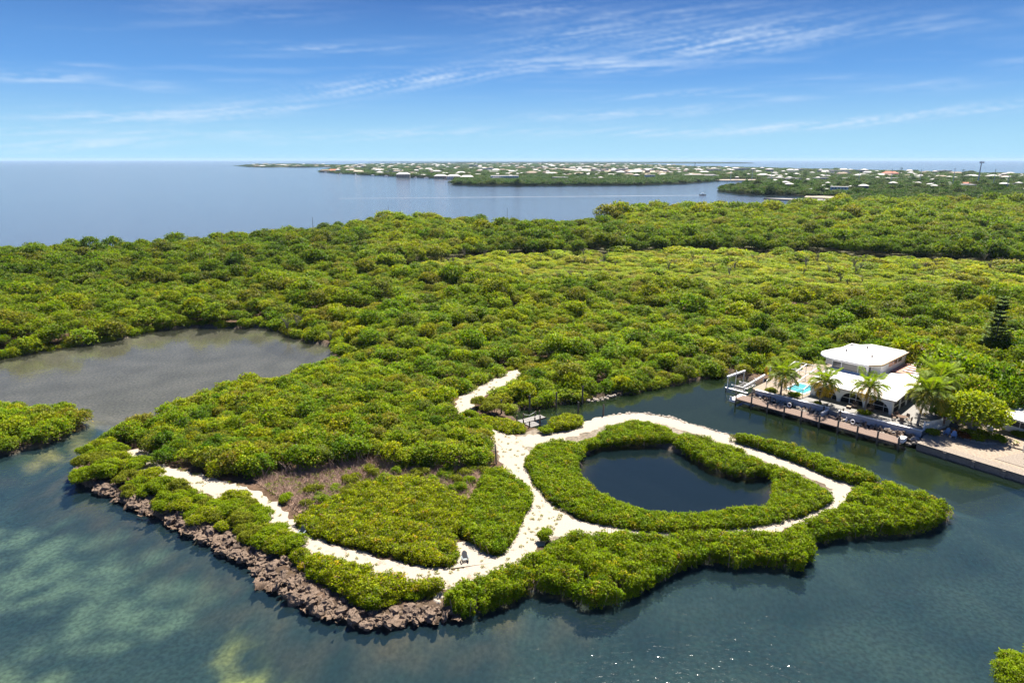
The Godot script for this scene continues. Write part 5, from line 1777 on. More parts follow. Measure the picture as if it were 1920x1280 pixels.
# ---------------------------------------------------------------- things on the point
func build_point_things():
	adirondack("grey wooden garden chair standing alone in the sand nook between two hedges", Transform3D(Basis(Vector3.UP, 0.25), Vector3(-5.34, 0.88, -68.62)), M.greyblue)
	adirondack("dark teal garden chair at the path bend, the front one of two", Transform3D(Basis(Vector3.UP, -0.15), Vector3(-25.53, 0.88, -74.10)), M.greyblue)
	adirondack("dark teal garden chair tucked behind the front one against the low hedge", Transform3D(Basis(Vector3.UP, -0.5), Vector3(-25.45, 0.88, -75.58)), M.greyblue)
	# the small dock at the head of the canal
	var a := Vector3(4.32, 0.95, -107.48)
	var b := Vector3(7.46, 0.95, -111.87)
	var d := thing("small_dock", "small grey dock with wooden steps at the head of the canal", "dock", Transform3D(Basis(Vector3.UP, 0.62), Vector3(2.87, 0.00, -110.52)))
	for k in 13:
		part(d, "plank", box_mesh(Vector3(0.36, 0.05, 1.7), Vector3(-0.7 + k * 0.385, 0.98 + (k % 2) * 0.004, -1.3)), M.paver)
	for k in 3:
		part(d, "step", box_mesh(Vector3(2.0, 0.08, 0.55), Vector3(0.35, 0.92 - k * 0.02, 0.05 + k * 0.62)), M.paver)
	part(d, "beam", box_mesh(Vector3(5.2, 0.2, 0.12), Vector3(1.6, 0.84, -2.0)), M.pile)
	part(d, "beam", box_mesh(Vector3(5.2, 0.2, 0.12), Vector3(1.6, 0.84, -0.5)), M.pile)
	for q in [[-0.9, -2.2, 1.9], [-0.8, -0.4, 1.7], [-0.7, 1.2, 1.9], [1.5, 1.3, 2.5], [0.6, -2.3, 1.9], [1.6, -0.3, 1.6], [3.2, -2.2, 1.8], [4.1, -2.2, 1.7]]:
		var st := new_st()
		tube(st, [Vector3(q[0], -1.6, q[1]), Vector3(q[0], q[2], q[1])], [0.13, 0.12], 8)
		part(d, "piling", done(st), M.pile)
	var rs := new_st()
	tube(rs, [Vector3(-0.7, 1.75, 1.2), Vector3(-0.75, 1.35, 0.5), Vector3(-0.8, 1.6, -0.4)], [0.025, 0.025, 0.025], 5)
	tube(rs, [Vector3(0.6, 1.75, -2.3), Vector3(1.9, 1.3, -2.25), Vector3(3.2, 1.7, -2.2)], [0.025, 0.025, 0.025], 5)
	part(d, "rope", done(rs), M.white)
	var say := ["left of the small dock beside the shrubs", "standing in the water behind the small dock", "under the bank right of the second post", "farthest along the wooded bank", "in mid canal right of the clipped box hedge", "standing in the open canal behind the pond hedge"]
	var spots := [[Vector3(-1.93, 0.00, -116.12), 3.2], [Vector3(3.26, 0.00, -118.84), 3.0], [Vector3(8.32, 0.00, -120.81), 3.0], [Vector3(13.46, 0.00, -123.14), 3.4], [Vector3(12.04, 0.00, -116.65), 2.6], [Vector3(16.33, 0.00, -114.54), 2.9]]
	for k in spots.size():
		var st := new_st()
		tube(st, [Vector3(0, -2.2, 0), Vector3(0, spots[k][1], 0)], [0.16, 0.15], 9)
		var o := thing("mooring_post", "weathered mooring post " + say[k], "mooring post", Transform3D(Basis(), spots[k][0]), "mooring posts in the canal")
		part(o, "post", done(st), M.pile)
		var c := new_st()
		tube(c, [Vector3(0, spots[k][1] + 0.002, 0), Vector3(0, spots[k][1] + 0.14, 0)], [0.19, 0.03], 9)
		part(o, "cap", done(c), M.cap)
	var ps := new_st()
	tube(ps, [Vector3(0, -0.4, 0), Vector3(-0.12, 1.6, 0), Vector3(-0.2, 3.2, 0)], [0.13, 0.12, 0.11], 8)
	single("wooden_post", done(ps), M.bark, "tall bare wooden post at the left edge of the sand where the paths meet", "post", Transform3D(Basis(), Vector3(-2.33, 0.80, -94.62)))
	# loose stones
	var heap := thing("stone_edging", "row of pale rocks edging the path along the canal", "stones")
	heap.set_meta("kind", "stuff")
	var line := smooth_line(V([17.1,-114,22.1,-115.6,27.1,-114,30.5,-110.8,33.4,-107.9,36.1,-105.5]), [1, 1, 1, 1, 1, 1], 30)
	var sets := [[], []]
	for q in line:
		for k in 3:
			sets[k % 2].append(turned(Vector3(q[0].x + rf(-.5, .5), rf(0.2, 0.85), q[0].y + rf(-.7, .4)), Vector3.ONE * rf(0.15, 0.42), 0.7))
	for q in smooth_line(V([14.4,-124.4,17.6,-125.6,19.9,-127.2]), [1, 1, 1], 10):
		for k in 2:
			sets[k % 2].append(turned(Vector3(q[0].x + rf(-.6, .6), rf(-0.1, 0.4), q[0].y + rf(-.5, 1.0)), Vector3.ONE * rf(0.15, 0.5), 0.7))
	for k in 2:
		scatter(heap, "stones", rock_mesh(70 + k, 0.28), M.palerock, sets[k]).set_meta("kind", "stuff")
	var white := [Vector3(-8.37, 0.70, -62.58), Vector3(-7.92, 0.75, -62.14), Vector3(-7.64, 0.70, -62.67), Vector3(-7.37, 0.70, -62.12), Vector3(-8.00, 0.60, -61.73), Vector3(-7.59, 0.60, -61.55), Vector3(-9.40, 0.60, -62.27), Vector3(-9.72, 0.55, -61.71), Vector3(-1.89, 0.30, -61.88), Vector3(-1.40, 0.30, -62.15)]
	for k in white.size():
		single("white_stone", rock_mesh(80 + k, 0.22), M.palerock, "pale boulder " + ["heading the heap by the near path bend", "in the heap by the near path bend", "small one lying left of the heap by the path bend", "under the mangroves right of the near rocks"][0 if k == 0 else (1 if k < 6 else (2 if k < 8 else 3))], "stone", Transform3D(Basis(Vector3.UP, k * 1.1).scaled(Vector3.ONE * rf(0.38, 0.62)), white[k]), "pale boulders of the near shore")
	# jagged loose pieces on the coral shelf
	var crag := thing("coral_rubble", "jagged brown rubble lying on the coral rock shore", "rubble")
	crag.set_meta("kind", "stuff")
	var shelf := V([-64.5,-91.7,-57.9,-89.1,-52.4,-85.9,-44.4,-81.4,-36.1,-76.7,-29.3,-72.4,-25.5,-68.5,-20.8,-64.5,-16.5,-60.9,-12,-60.4,-7.1,-60.9,-3.8,-60,-8.6,-58.9,-12.7,-58,-15.6,-58,-19.5,-60,-23.2,-62.2,-28.2,-66,-29.1,-68.3,-32.8,-70.1,-38.5,-74.5,-45.4,-79.3,-50.4,-82.1,-55.6,-85.1])
	var bits := [[], [], []]
	var n := 0
	for p in scattered(shelf, 0.55):
		bits[n % 3].append(turned(Vector3(p.x, rf(0.25, 0.75), p.y), Vector3(1, rf(0.6, 1.2), 1) * pow(rf(0.3, 0.95), 2.0) * 0.8, 1.2))
		n += 1
	for k in 3:
		scatter(crag, "rubble", rock_mesh(90 + k, 0.75), M.rock, bits[k]).set_meta("kind", "stuff")
	# cut brush in the clearing
	var clearing := V([-36.3,-88.3,-31.9,-84.3,-27.6,-79.7,-24,-81.7,-19.7,-88.6,-12,-87.8,-5.8,-83.6,-4.3,-91.7,-2.8,-94.8,-6.4,-94.1,-10.3,-93,-15.9,-93.7,-21.1,-95.6,-27.2,-94.1,-31.4,-92.2,-35.6,-90.8])
	var litter := textured(noise_tex(512, 0.03, 5, 44, Color(0.12, 0.08, 0.055), Color(0.33, 0.235, 0.17)), 2.4, 1.0)
	struct("brush_litter", prism_mesh(clearing, 0.6, 0.87), litter)
	var twigs := []
	for k in 2:
		var st := new_st()
		for i in 16:
			var s := Vector3(rf(-0.6, 0.6), 0, rf(-0.6, 0.6))
			var e := s + Vector3(rf(-0.7, 0.7), rf(0.1, 0.9), rf(-0.7, 0.7))
			tube(st, [s, (s + e) * 0.5 + rand_dir() * 0.12, e], [0.028, 0.02, 0.008], 4, false)
		twigs.append(done(st))
	var brush := thing("dry_brush", "dry brown cut brush and twigs lying in the clearing below the thicket", "brush")
	brush.set_meta("kind", "stuff")
	var lots := [[], []]
	n = 0
	for p in scattered(clearing, 0.5):
		lots[n % 2].append(turned(Vector3(p.x, 0.85, p.y), Vector3.ONE * rf(0.5, 1.2), 0.4))
		n += 1
	for k in 2:
		scatter(brush, "twigs", twigs[k], M.twig, lots[k]).set_meta("kind", "stuff")
	var weeds := thing("sprouting_weeds", "low green sprouts scattered through the cut brush", "weeds")
	weeds.set_meta("kind", "stuff")
	var green := []
	for p in scattered(clearing, 0.8):
		if noise.get_noise_2d(p.x * 6.0, p.y * 6.0) > -0.05:
			green.append(turned(Vector3(p.x, 0.95, p.y), Vector3.ONE * rf(0.5, 1.1), 0.5))
	scatter(weeds, "sprouts", clumps[0], M.leaf, green).set_meta("kind", "stuff")
	# bare grey stems along the edge of the thicket
	var edge := V([-35.3,-89.8,-32.4,-90.3,-29.4,-90.8,-26.7,-92.2,-24.5,-93,-22.4,-94.1,-20,-94.4,-17.5,-93.7,-14.6,-93,-11,-92.6,-7.9,-93])
	for k in edge.size():
		var st := new_st()
		for i in 4:
			var s := Vector3(rf(-0.7, 0.7), 0, rf(-0.7, 0.7))
			tube(st, [s, s + Vector3(rf(-.4, .4), rf(0.8, 1.2), rf(-.3, .3)), s + Vector3(rf(-.9, .9), rf(1.7, 2.6), rf(-.5, .5))], [0.06, 0.05, 0.02], 5, false)
		single("bare_stems", done(st), M.twig, "bare grey stems leaning at the edge of the brush clearing, " + ["left part", "middle part", "right part"][k / 4], "dead tree", Transform3D(Basis(), Vector3(edge[k].x, 0.8, edge[k].y)), "bare stems along the thicket")
	var edge_weeds := thing("path_weeds", "small green weeds and seedlings along the edges of the sand path", "weeds")
	edge_weeds.set_meta("kind", "stuff")
	var tufts := []
	for q in PATHS:
		for k in 2:
			var off: Vector2 = Vector2.from_angle(rf(0, TAU)) * q[1] * rf(0.55, 0.7)
			tufts.append(turned(Vector3(q[0].x + off.x, 0.88, q[0].y + off.y), Vector3.ONE * rf(0.25, 0.7), 0.5))
	scatter(edge_weeds, "tufts", clumps[3], M.leaf, tufts).set_meta("kind", "stuff")
	# sea wrack and sticks on the sand
	var sticks := thing("beach_debris", "thin brown sticks and wrack lying on the pale sand path", "debris")
	sticks.set_meta("kind", "stuff")
	var lay := []
	for q in [Vector3(-5.79, 0.90, -64.92), Vector3(-4.09, 0.90, -65.71), Vector3(-1.79, 0.90, -67.23), Vector3(0.94, 0.90, -71.01), Vector3(0.43, 0.90, -102.42), Vector3(1.29, 0.90, -101.99), Vector3(-6.88, 0.90, -64.25), Vector3(-22.49, 0.90, -71.01), Vector3(-26.06, 0.90, -74.55), Vector3(-15.70, 0.90, -68.27)]:
		for i in 4:
			lay.append(turned(q + Vector3(rf(-1.5, 1.5), 0.0, rf(-0.8, 0.8)), Vector3(0.5, 0.12, 0.5) * rf(0.5, 1.0), 0.1))
	for q in PATHS:
		if rng.randf() < 0.5:
			var off: Vector2 = Vector2.from_angle(rf(0, TAU)) * q[1] * rf(0.35, 0.62)
			lay.append(turned(Vector3(q[0].x + off.x, 0.9, q[0].y + off.y), Vector3(0.4, 0.1, 0.4) * rf(0.4, 1.0), 0.1))
	scatter(sticks, "twigs", twigs[0], M.twig, lay).set_meta("kind", "stuff")


# ---------------------------------------------------------------- the far shore
func far_house(kind: int) -> Node3D:
	var o := Node3D.new()
	var w: float = [14.0, 18.0, 12.0, 26.0, 40.0, 16.0][kind]
	var d: float = [11.0, 12.0, 12.0, 16.0, 24.0, 12.0][kind]
	var h: float = [6.0, 4.0, 7.0, 5.0, 6.5, 9.0][kind]
	part(o, "wall", box_mesh(Vector3(w, h, d), Vector3(0, h * 0.5, 0)), [M.farwall, M.tan, M.farwall, M.farwall, M.greywall, M.tan][kind])
	var st := new_st()
	if kind in [0, 1, 2, 5]:
		var e := Vector3(w * 0.5 + 0.8, h, d * 0.5 + 0.8)
		var r := Vector3(w * 0.5 - d * 0.42, h + 2.6, 0)
		var c := [Vector3(-e.x, h + 0.02, -e.z), Vector3(e.x, h + 0.02, -e.z), Vector3(e.x, h + 0.02, e.z), Vector3(-e.x, h + 0.02, e.z)]
		var a := Vector3(-r.x, r.y, 0)
		var b := Vector3(r.x, r.y, 0)
		quad(st, c[0], a, b, c[1])
		quad(st, c[2], b, a, c[3])
		for t in [[c[1], b, c[2]], [c[3], a, c[0]]]:
			for v in t:
				st.add_vertex(v)
		quad(st, c[0], c[1], c[2], c[3])
	else:
		bx(st, Vector3(0, h + 0.3, 0), Vector3(w + 1.0, 0.6, d + 1.0))
		bx(st, Vector3(w * 0.2, h + 1.2, -d * 0.1), Vector3(w * 0.2, 1.4, d * 0.3))
	part(o, "roof", done(st), M.farroof)
	var floors := maxi(1, int(h / 3.0))
	for f in floors:
		var n := int(w / 4.5)
		for k in n:
			part(o, "window", box_mesh(Vector3(1.9, 1.5, 0.1), Vector3((k - (n - 1) * 0.5) * 4.3, 1.7 + f * 2.9, d * 0.5 + 0.05)), M.farglass)
	return o


func block_house(label: String, at: Vector3, w: float, floors: int, roof: Material, wall: Material, turn := 0.0, hip := true):
	var o := thing("far_building", label, "building", Transform3D(Basis(Vector3.UP, turn), at))
	var h := floors * 3.1
	var d := w * 0.55
	part(o, "wall", box_mesh(Vector3(w, h, d), Vector3(0, h * 0.5, 0)), wall)
	var st := new_st()
	if hip:
		var e := Vector3(w * 0.5 + 1, h, d * 0.5 + 1)
		var top := Vector3(0, h + w * 0.13, 0)
		var rx := maxf(w * 0.5 - d * 0.4, 0.2)
		var c := [Vector3(-e.x, h + 0.02, -e.z), Vector3(e.x, h + 0.02, -e.z), Vector3(e.x, h + 0.02, e.z), Vector3(-e.x, h + 0.02, e.z)]
		var a := top - Vector3(rx, 0, 0)
		var b := top + Vector3(rx, 0, 0)
		quad(st, c[0], a, b, c[1])
		quad(st, c[2], b, a, c[3])
		for t in [[c[1], b, c[2]], [c[3], a, c[0]]]:
			for v in t:
				st.add_vertex(v)
		quad(st, c[0], c[1], c[2], c[3])
	else:
		bx(st, Vector3(0, h + 0.35, 0), Vector3(w + 0.8, 0.7, d + 0.8))
	part(o, "roof", done(st), roof)
	for f in floors:
		var n := int(w / 4.0)
		for k in n:
			part(o, "window", box_mesh(Vector3(2.1, 1.7, 0.15), Vector3((k - (n - 1) * 0.5) * 3.9, 1.7 + f * 3.1, d * 0.5 + 0.06)), M.farglass)
		if f > 0:
			part(o, "balcony", box_mesh(Vector3(w, 0.25, 1.4), Vector3(0, f * 3.1, d * 0.5 + 0.7)), wall)


func pole(called: String, label: String, category: String, at: Vector3, tall: float, width: float, arms: int, m: Material, group := ""):
	var o := thing(called, label, category, Transform3D(Basis(Vector3.UP, 0.2), at), group)
	var st := new_st()
	tube(st, [Vector3(0, -0.5, 0), Vector3(0, tall, 0)], [width, width * 0.6], 7)
	part(o, "mast", done(st), m)
	for k in arms:
		part(o, "crossarm", box_mesh(Vector3(tall * 0.12 + 1.2, 0.16, 0.16), Vector3(0, tall - 0.6 - k * 1.5, width)), m)


func build_far():
	M.cream = mat(Color(0.36, 0.31, 0.24), 0.9)
	M.greywall = mat(Color(0.27, 0.28, 0.30), 0.9)
	M.farroof = mat(Color(0.36, 0.36, 0.355), 0.8)
	M.farwall = mat(Color(0.30, 0.295, 0.285), 0.9)
	M.farglass = mat(Color(0.07, 0.09, 0.12), 0.2)
	M.redroof = mat(Color(0.34, 0.10, 0.06), 0.8)
	M.steel = mat(Color(0.42, 0.44, 0.46), 0.5)
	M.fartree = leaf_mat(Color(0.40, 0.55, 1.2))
	M.bare = mat(Color(0.24, 0.21, 0.165), 1.0)
	var mainshore := V([-745,-2729.2,-555.2,-2360.2,-424.8,-2152.1,-272.2,-1885.8,-146.3,-1750.2,-110,-1474.2,-113.4,-1328.8,-58.2,-1273,38.8,-1273,237.8,-1300.3,349.2,-1389.8,459.7,-1569.5,549.2,-1569.5,551.9,-1510.9,413.9,-1234,309.1,-1051.4,317.6,-944.2,364.1,-915.5,372.5,-901.8,375.2,-875.5,410.3,-850.6,348.3,-717.9,393.3,-754.2,543.7,-754.2,729.8,-709.4,1862.6,-1829.1,1509.3,-2114.8,1466.3,-2612.5,1359.2,-3321.9,1321.8,-3967.1,1217.8,-4732.3,1286.1,-5861.9,1280.5,-7697.5,266.1,-8798.9,-1064.3,-8798.9,-1533.9,-7244,-1439.3,-5594.9,-903.1,-3726])
	var tip := V([-2167.4,-5594.9,-1665.5,-4489.9,-1302.5,-4301,-1190.4,-4625.3,-1354.6,-5594.9,-1862.6,-6840.9,-2520,-7244])
	var strip := V([-2675,-13110.6,-878.6,-11625,1104.9,-10441.6,2363,-9193.4,3223.7,-9476.6,3834.8,-12081.4,2725.8,-15031,-755.1,-16657.2,-2517,-16657.2])
	for q in [mainshore, tip, strip]:
		struct("far_land", prism_mesh(q, -2.0, 0.8), M.land)
	# bare ground: an airfield, a landing and a causeway
	struct("airfield", prism_mesh(V([-27.4,-3616,122.5,-3234.1,227.7,-2729.2,310.4,-2406.7,382.5,-2190.7,508,-2230.8,602.6,-2406.7,620.9,-2925,553.8,-3321.9,328.7,-3616,116.4,-3842.8]), 0.5, 1.0), M.bare)
	struct("landing", prism_mesh(V([447.8,-1565.4,471.5,-1549.5,556.6,-1573.5,588.2,-1611.1,577.4,-1650.5,486.9,-1641.5]), -1.0, 1.2), M.bare)
	struct("causeway", prism_mesh(V([299,-827.2,312.9,-800.6,336.5,-783.9,361.5,-754.2,374.9,-763.8,386,-799.6,348.1,-811.5,321.4,-822.6]), -1.0, 1.2), M.paver)
	struct("beach", prism_mesh(V([354.4,-844.6,391.7,-811.5,419.1,-869.1,372,-880.6]), -0.5, 1.3), M.bare)
	far_woods([mainshore, tip, strip])
	far_town(mainshore, tip, strip)
	var cap := [["forest", Vector3(-112.75, 0.70, -253.93), 11.0, "leaning grey utility pole rising from the forest left of the dark pole", 1], ["forest", Vector3(-80.94, 0.70, -233.54), 9.5, "dark bare pole rising from the forest above the lagoon", 0], ["forest", Vector3(-137.99, 1.00, -326.14), 11.0, "utility pole near the skyline behind the leaning grey pole", 1], ["forest", Vector3(-115.61, 1.00, -399.94), 12.0, "thin pole against the bay at the forest's far edge, leftmost", 0], ["forest", Vector3(-88.76, 1.00, -497.20), 12.5, "thin pole against the bay above the highest stretch of forest", 0], ["forest", Vector3(-3.21, 1.00, -461.28), 13.0, "thin pole against the bay left of the dark tall trees", 0], ["forest", Vector3(-146.82, 0.70, -271.28), 7.0, "thin dark pole half sunk in the forest at the left", 0]]
	for q in cap:
		pole("utility_pole", q[3], "utility pole", q[1], q[2], 0.16, q[4], M.twig if q[4] else M.pile)
	var snag := thing("dead_tree", "bare pale dead tree sticking out of the forest above the lagoon", "dead tree", Transform3D(Basis(), Vector3(-105.58, 1.00, -214.58)))
	for k in 7:
		var st := new_st()
		var a := TAU * k / 7
		tube(st, [Vector3(0, 1, 0), Vector3(cos(a) * 0.8, 3.6, sin(a) * 0.8), Vector3(cos(a) * 2.2, 5.0 + sin(k * 2.0), sin(a) * 2.2)], [0.14, 0.09, 0.03], 5, false)
		part(snag, "limb", done(st), M.bark)
	# the floodlight mast
	var t := thing("floodlight_mast", "tall floodlight mast with two lamp racks standing above the far town", "floodlight", Transform3D(Basis(Vector3.UP, 0.25), Vector3(819.54, 1.00, -1231.71)))
	var ms := new_st()
	tube(ms, [Vector3.ZERO, Vector3(1.2, 42, 0)], [1.3, 0.6], 8)
	part(t, "mast", done(ms), M.steel)
	for x in [-2.6, 3.6]:
		part(t, "lamp_rack", box_mesh(Vector3(3.6, 2.6, 0.7), Vector3(1.0 + x, 39.6, 0.4)), M.steel)
	part(t, "crossarm", box_mesh(Vector3(8.0, 0.6, 0.5), Vector3(1.3, 39.6, 0)), M.steel)
	var masts := [[1370, 339, 26], [1446, 341, 27], [1610, 345, 25], [1670, 348, 29], [1725, 344, 27], [1786, 352, 31], [1862, 352, 30], [1888, 358, 22], [1410, 338, 24], [1548, 342, 23]]
	var world := [Vector3(472.59, 1.00, -1515.02), Vector3(533.20, 1.00, -1441.44), Vector3(650.43, 1.00, -1313.69), Vector3(666.52, 1.00, -1231.71), Vector3(782.71, 1.00, -1343.47), Vector3(716.34, 1.00, -1136.97), Vector3(782.25, 1.00, -1136.97), Vector3(722.26, 1.00, -1019.16), Vector3(532.17, 1.00, -1554.67), Vector3(629.92, 1.00, -1407.25)]
	for k in masts.size():
		pole("power_pole", "pale transmission pole standing among the trees of the far town", "utility pole", world[k], masts[k][2], 0.55, 2, M.steel, "transmission poles of the far town")
	# slender conifers of the far shore
	for q in [[Vector3(493.17, 1.00, -1182.46), 25.0, "tall dark conifer beyond the headland of the far shore"], [Vector3(860.93, 1.00, -1554.67), 28.0, "dark spire shaped conifer left of the floodlight mast, farther left one"], [Vector3(863.54, 1.00, -1343.47), 26.0, "dark spire shaped conifer just left of the floodlight mast"], [Vector3(587.60, 1.00, -2263.97), 36.0, "dark spire on the skyline of the far town"]]:
		var c := thing("far_conifer", q[2], "tree", Transform3D(Basis(), q[0]))
		var l := Leaves.new()
		for k in 260:
			var y := rf(0.05, 1.0)
			var a := rf(0, TAU)
			var r: float = (1.0 - y) * q[1] * 0.13 + 0.4
			var d := Vector3(cos(a), 0.1, sin(a))
			l.leaf(Vector3(0, y * q[1], 0) + d * r * rf(0.2, 1.0), d, Vector3.UP, 3.0, 1.2, (Vector3.UP + d).normalized(), Color(0.02, 0.04, 0.014))
		part(c, "crown", l.mesh(), M.leaf)
	boat()


func far_woods(lands: Array):
	var mass := thing("far_woodland", "hazy green woodland of the far shore and its town", "woodland")
	mass.set_meta("kind", "stuff")
	var open := [V([-27.4,-3616,122.5,-3234.1,227.7,-2729.2,310.4,-2406.7,382.5,-2190.7,508,-2230.8,602.6,-2406.7,620.9,-2925,553.8,-3321.9,328.7,-3616,116.4,-3842.8]), V([447.8,-1565.4,471.5,-1549.5,556.6,-1573.5,588.2,-1611.1,577.4,-1650.5,486.9,-1641.5]), V([354.4,-844.6,391.7,-811.5,419.1,-869.1,372,-880.6])]
	var where := [[], [], []]
	var tints := [[], [], []]
	var n := 0
	var spit := V([-113.4,-1328.8,38.8,-1273,237.8,-1300.3,349.2,-1389.8,459.7,-1569.5,491.5,-1701.2,333.6,-1829.1,55.6,-1829.1,-108.8,-1590])
	for b in [[700.0, 1300.0, 9.0], [1300.0, 2000.0, 12.0], [2000.0, 3500.0, 24.0], [3500.0, 14000.0, 75.0]]:
		for land in lands:
			var box := Rect2(land[0], Vector2.ZERO)
			for p in land:
				box = box.expand(p)
			box = box.intersection(Rect2(-b[1], -b[1], 2 * b[1], 2 * b[1]))
			if box.size.x < 5 or box.size.y < 5:
				continue
			for p in scattered(PackedVector2Array([box.position, Vector2(box.end.x, box.position.y), box.end, Vector2(box.position.x, box.end.y)]), b[2]):
				var d: float = p.length()
				if d < b[0] or d >= b[1] or p.y > -absf(p.x) * 1.2 or not Geometry2D.is_point_in_polygon(p, land) or inside_any(p, open):
					continue
				var thick := noise.get_noise_2d(p.x * 0.12, p.y * 0.12)
				var dense := Geometry2D.is_point_in_polygon(p, spit)
				if d > 1350 and not dense and rng.randf() < 0.38 - thick * 0.5:
					continue
				var s: float = b[2] / 2.6 * rf(0.75, 1.3)
				var tall: float = minf(s, 2.6) * rf(0.75, 1.35)
				if not dense and rng.randf() < 0.08:
					tall *= 1.5
				where[n % 3].append(turned(Vector3(p.x, rf(-0.5, 1.0), p.y), Vector3(s, tall, s), 0.05))
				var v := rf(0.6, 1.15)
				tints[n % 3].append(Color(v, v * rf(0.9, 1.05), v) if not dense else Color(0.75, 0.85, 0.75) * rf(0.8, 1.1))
				n += 1
	for k in 3:
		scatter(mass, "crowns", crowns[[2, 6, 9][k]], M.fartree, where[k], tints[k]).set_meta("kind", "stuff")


func far_town(mainshore: PackedVector2Array, tip: PackedVector2Array, strip: PackedVector2Array):
	block_house("long three storey white hotel behind the mangrove spit with blue windows", Vector3(-16.77, 1.00, -1575.28), 62, 3, M.farroof, M.stucco, 0.05, false)
	block_house("white two storey block behind the long white hotel", Vector3(-30.35, 1.00, -2353.21), 90, 2, M.farroof, M.stucco, 0.05, false)
	block_house("tan three storey house with balconies on the left shore", Vector3(-273.18, 1.00, -1761.98), 34, 3, M.farroof, M.cream, 0.1)
	block_house("white house with a cream hipped roof on the far shore, left of two", Vector3(-173.82, 1.00, -1706.40), 30, 2, M.farroof, M.cream, 0.0)
	block_house("white house with a white hipped roof on the far shore, right of two", Vector3(-139.01, 1.00, -1677.52), 32, 2, M.farroof, M.stucco, 0.0)
	block_house("pale green roofed house beside the left end of the mangrove spit", Vector3(-103.37, 1.00, -1618.17), 30, 2, M.farroof, M.stucco, 0.1)
	block_house("small house with orange roof at the tip of the residential shore", Vector3(-688.10, 1.00, -2717.05), 50, 1, M.redroof, M.cream, 0.2)
	block_house("low tan house by the water on the residential shore", Vector3(-514.22, 1.00, -2353.21), 34, 2, M.cream, M.cream, 0.2)
	block_house("square four windowed white block behind the middle of the spit", Vector3(321.83, 1.00, -1640.50), 24, 3, M.farroof, M.stucco, -0.2, false)
	block_house("white three storey house above the beach of the causeway", Vector3(432.71, 1.00, -923.26), 21, 3, M.farroof, M.stucco, -0.5, false)
	block_house("cream house with a coral red roof right of the white three storey house", Vector3(419.99, 1.00, -808.78), 19, 1, M.redroof, M.cream, -0.2)
	block_house("low white house between the red roof and the cream wall", Vector3(510.99, 1.00, -856.00), 15, 1, M.farroof, M.stucco, -0.3, false)
	block_house("cream flat roofed building at the right edge behind the forest", Vector3(495.71, 1.00, -701.97), 18, 2, M.farroof, M.cream, -0.3, false)
	block_house("low pale building right of the floodlight mast", Vector3(551.32, 1.00, -808.78), 30, 1, M.farroof, M.stucco, -0.3, false)
	block_house("long white warehouse roof left of the conifer on the far coast", Vector3(1043.06, 1.00, -2181.22), 95, 1, M.farroof, M.greywall, -0.2, false)
	block_house("long grey blue warehouse with a white roof behind the landing", Vector3(490.33, 1.00, -1843.85), 80, 2, M.farroof, M.greywall, -0.1, false)
	block_house("house with a terracotta roof at the foot of the floodlight mast", Vector3(770.86, 1.00, -1182.46), 34, 1, M.redroof, M.cream, -0.3)
	block_house("house with an orange hipped roof above the far warehouses", Vector3(1094.27, 1.00, -2032.55), 42, 2, M.redroof, M.cream, -0.3)
	# the many small houses of the town
	var protos := []
	for k in 6:
		protos.append(far_house(k))
	var count := 0
	var tries := 0
	var placed := []
	while count < 260 and tries < 9000:
		tries += 1
		var band := rng.randf()
		var far := lerpf(1250, 3000, pow(rng.randf(), 0.8)) if band < 0.62 else lerpf(3000, 9500, rng.randf())
		var a := rf(-0.38, 0.64)
		if count < 70:
			far = lerpf(1050, 2300, rng.randf())
			a = rf(0.30, 0.64)
		var p := Vector2(sin(a), -cos(a)) * far
		var on := 0 if Geometry2D.is_point_in_polygon(p, mainshore) else (1 if Geometry2D.is_point_in_polygon(p, tip) else (2 if Geometry2D.is_point_in_polygon(p, strip) else -1))
		if on < 0:
			continue
		if far < 1500 and a < 0.25:
			continue
		var clear := true
		for q in placed:
			if q.distance_to(p) < 22.0 + far * 0.004:
				clear = false
		if not clear:
			continue
		placed.append(p)
		var k := rng.randi() % 6
		var o: Node3D = protos[k].duplicate()
		o.name = numbered("far_house")
		add_child(o)
		var s := rf(0.5, 0.85) if far < 2500 else rf(0.8, 1.4)
		o.transform = Transform3D(Basis(Vector3.UP, rf(-0.6, 0.6)) * Basis.from_scale(Vector3(s, minf(s, 1.4), s)), Vector3(p.x, rf(1.0, 3.0), p.y))
		var region: String = "behind the residential shore" if a < -0.02 else ("behind the mangrove spit" if a < 0.22 else ("inland of the landing" if a < 0.38 else "around the floodlight mast"))
		var look: String = ["hip roofed white", "low hip roofed tan", "square hip roofed", "long flat roofed", "large grey flat roofed", "tall hip roofed tan"][k]
		var where: String = [look + " building of the far town " + region + ("" if far < 2200 else ", near the skyline"), look + " building on the low headland at the far left", look + " building on the strip of land along the horizon"][on]
		tag(o, where, "building", ["buildings of the far town", "buildings of the far left headland", "buildings along the horizon"][on])
		count += 1
	for p in protos:
		p.free()
	# past the 300 that show largest: the small roofs of the streets behind
	var streets := thing("distant_buildings", "pale specks of the many distant buildings of the far town", "buildings")
	streets.set_meta("kind", "stuff")
	var roofs := [[], []]
	for k in 800:
		var far := lerpf(1900, 9000, pow(rng.randf(), 1.3))
		var a := rf(-0.38, 0.66)
		var p := Vector2(sin(a), -cos(a)) * far
		if Geometry2D.is_point_in_polygon(p, mainshore) or Geometry2D.is_point_in_polygon(p, tip) or Geometry2D.is_point_in_polygon(p, strip):
			var w := rf(9, 24) * (1.0 + far / 9000.0)
			roofs[k % 2].append(Transform3D(Basis(Vector3.UP, rf(-0.7, 0.7)) * Basis.from_scale(Vector3(w, rf(5, 10), w * rf(0.5, 0.9))), Vector3(p.x, 2.0, p.y)))
	var bm := new_st()
	bx(bm, Vector3(0, 0.3, 0), Vector3(1, 0.6, 1))
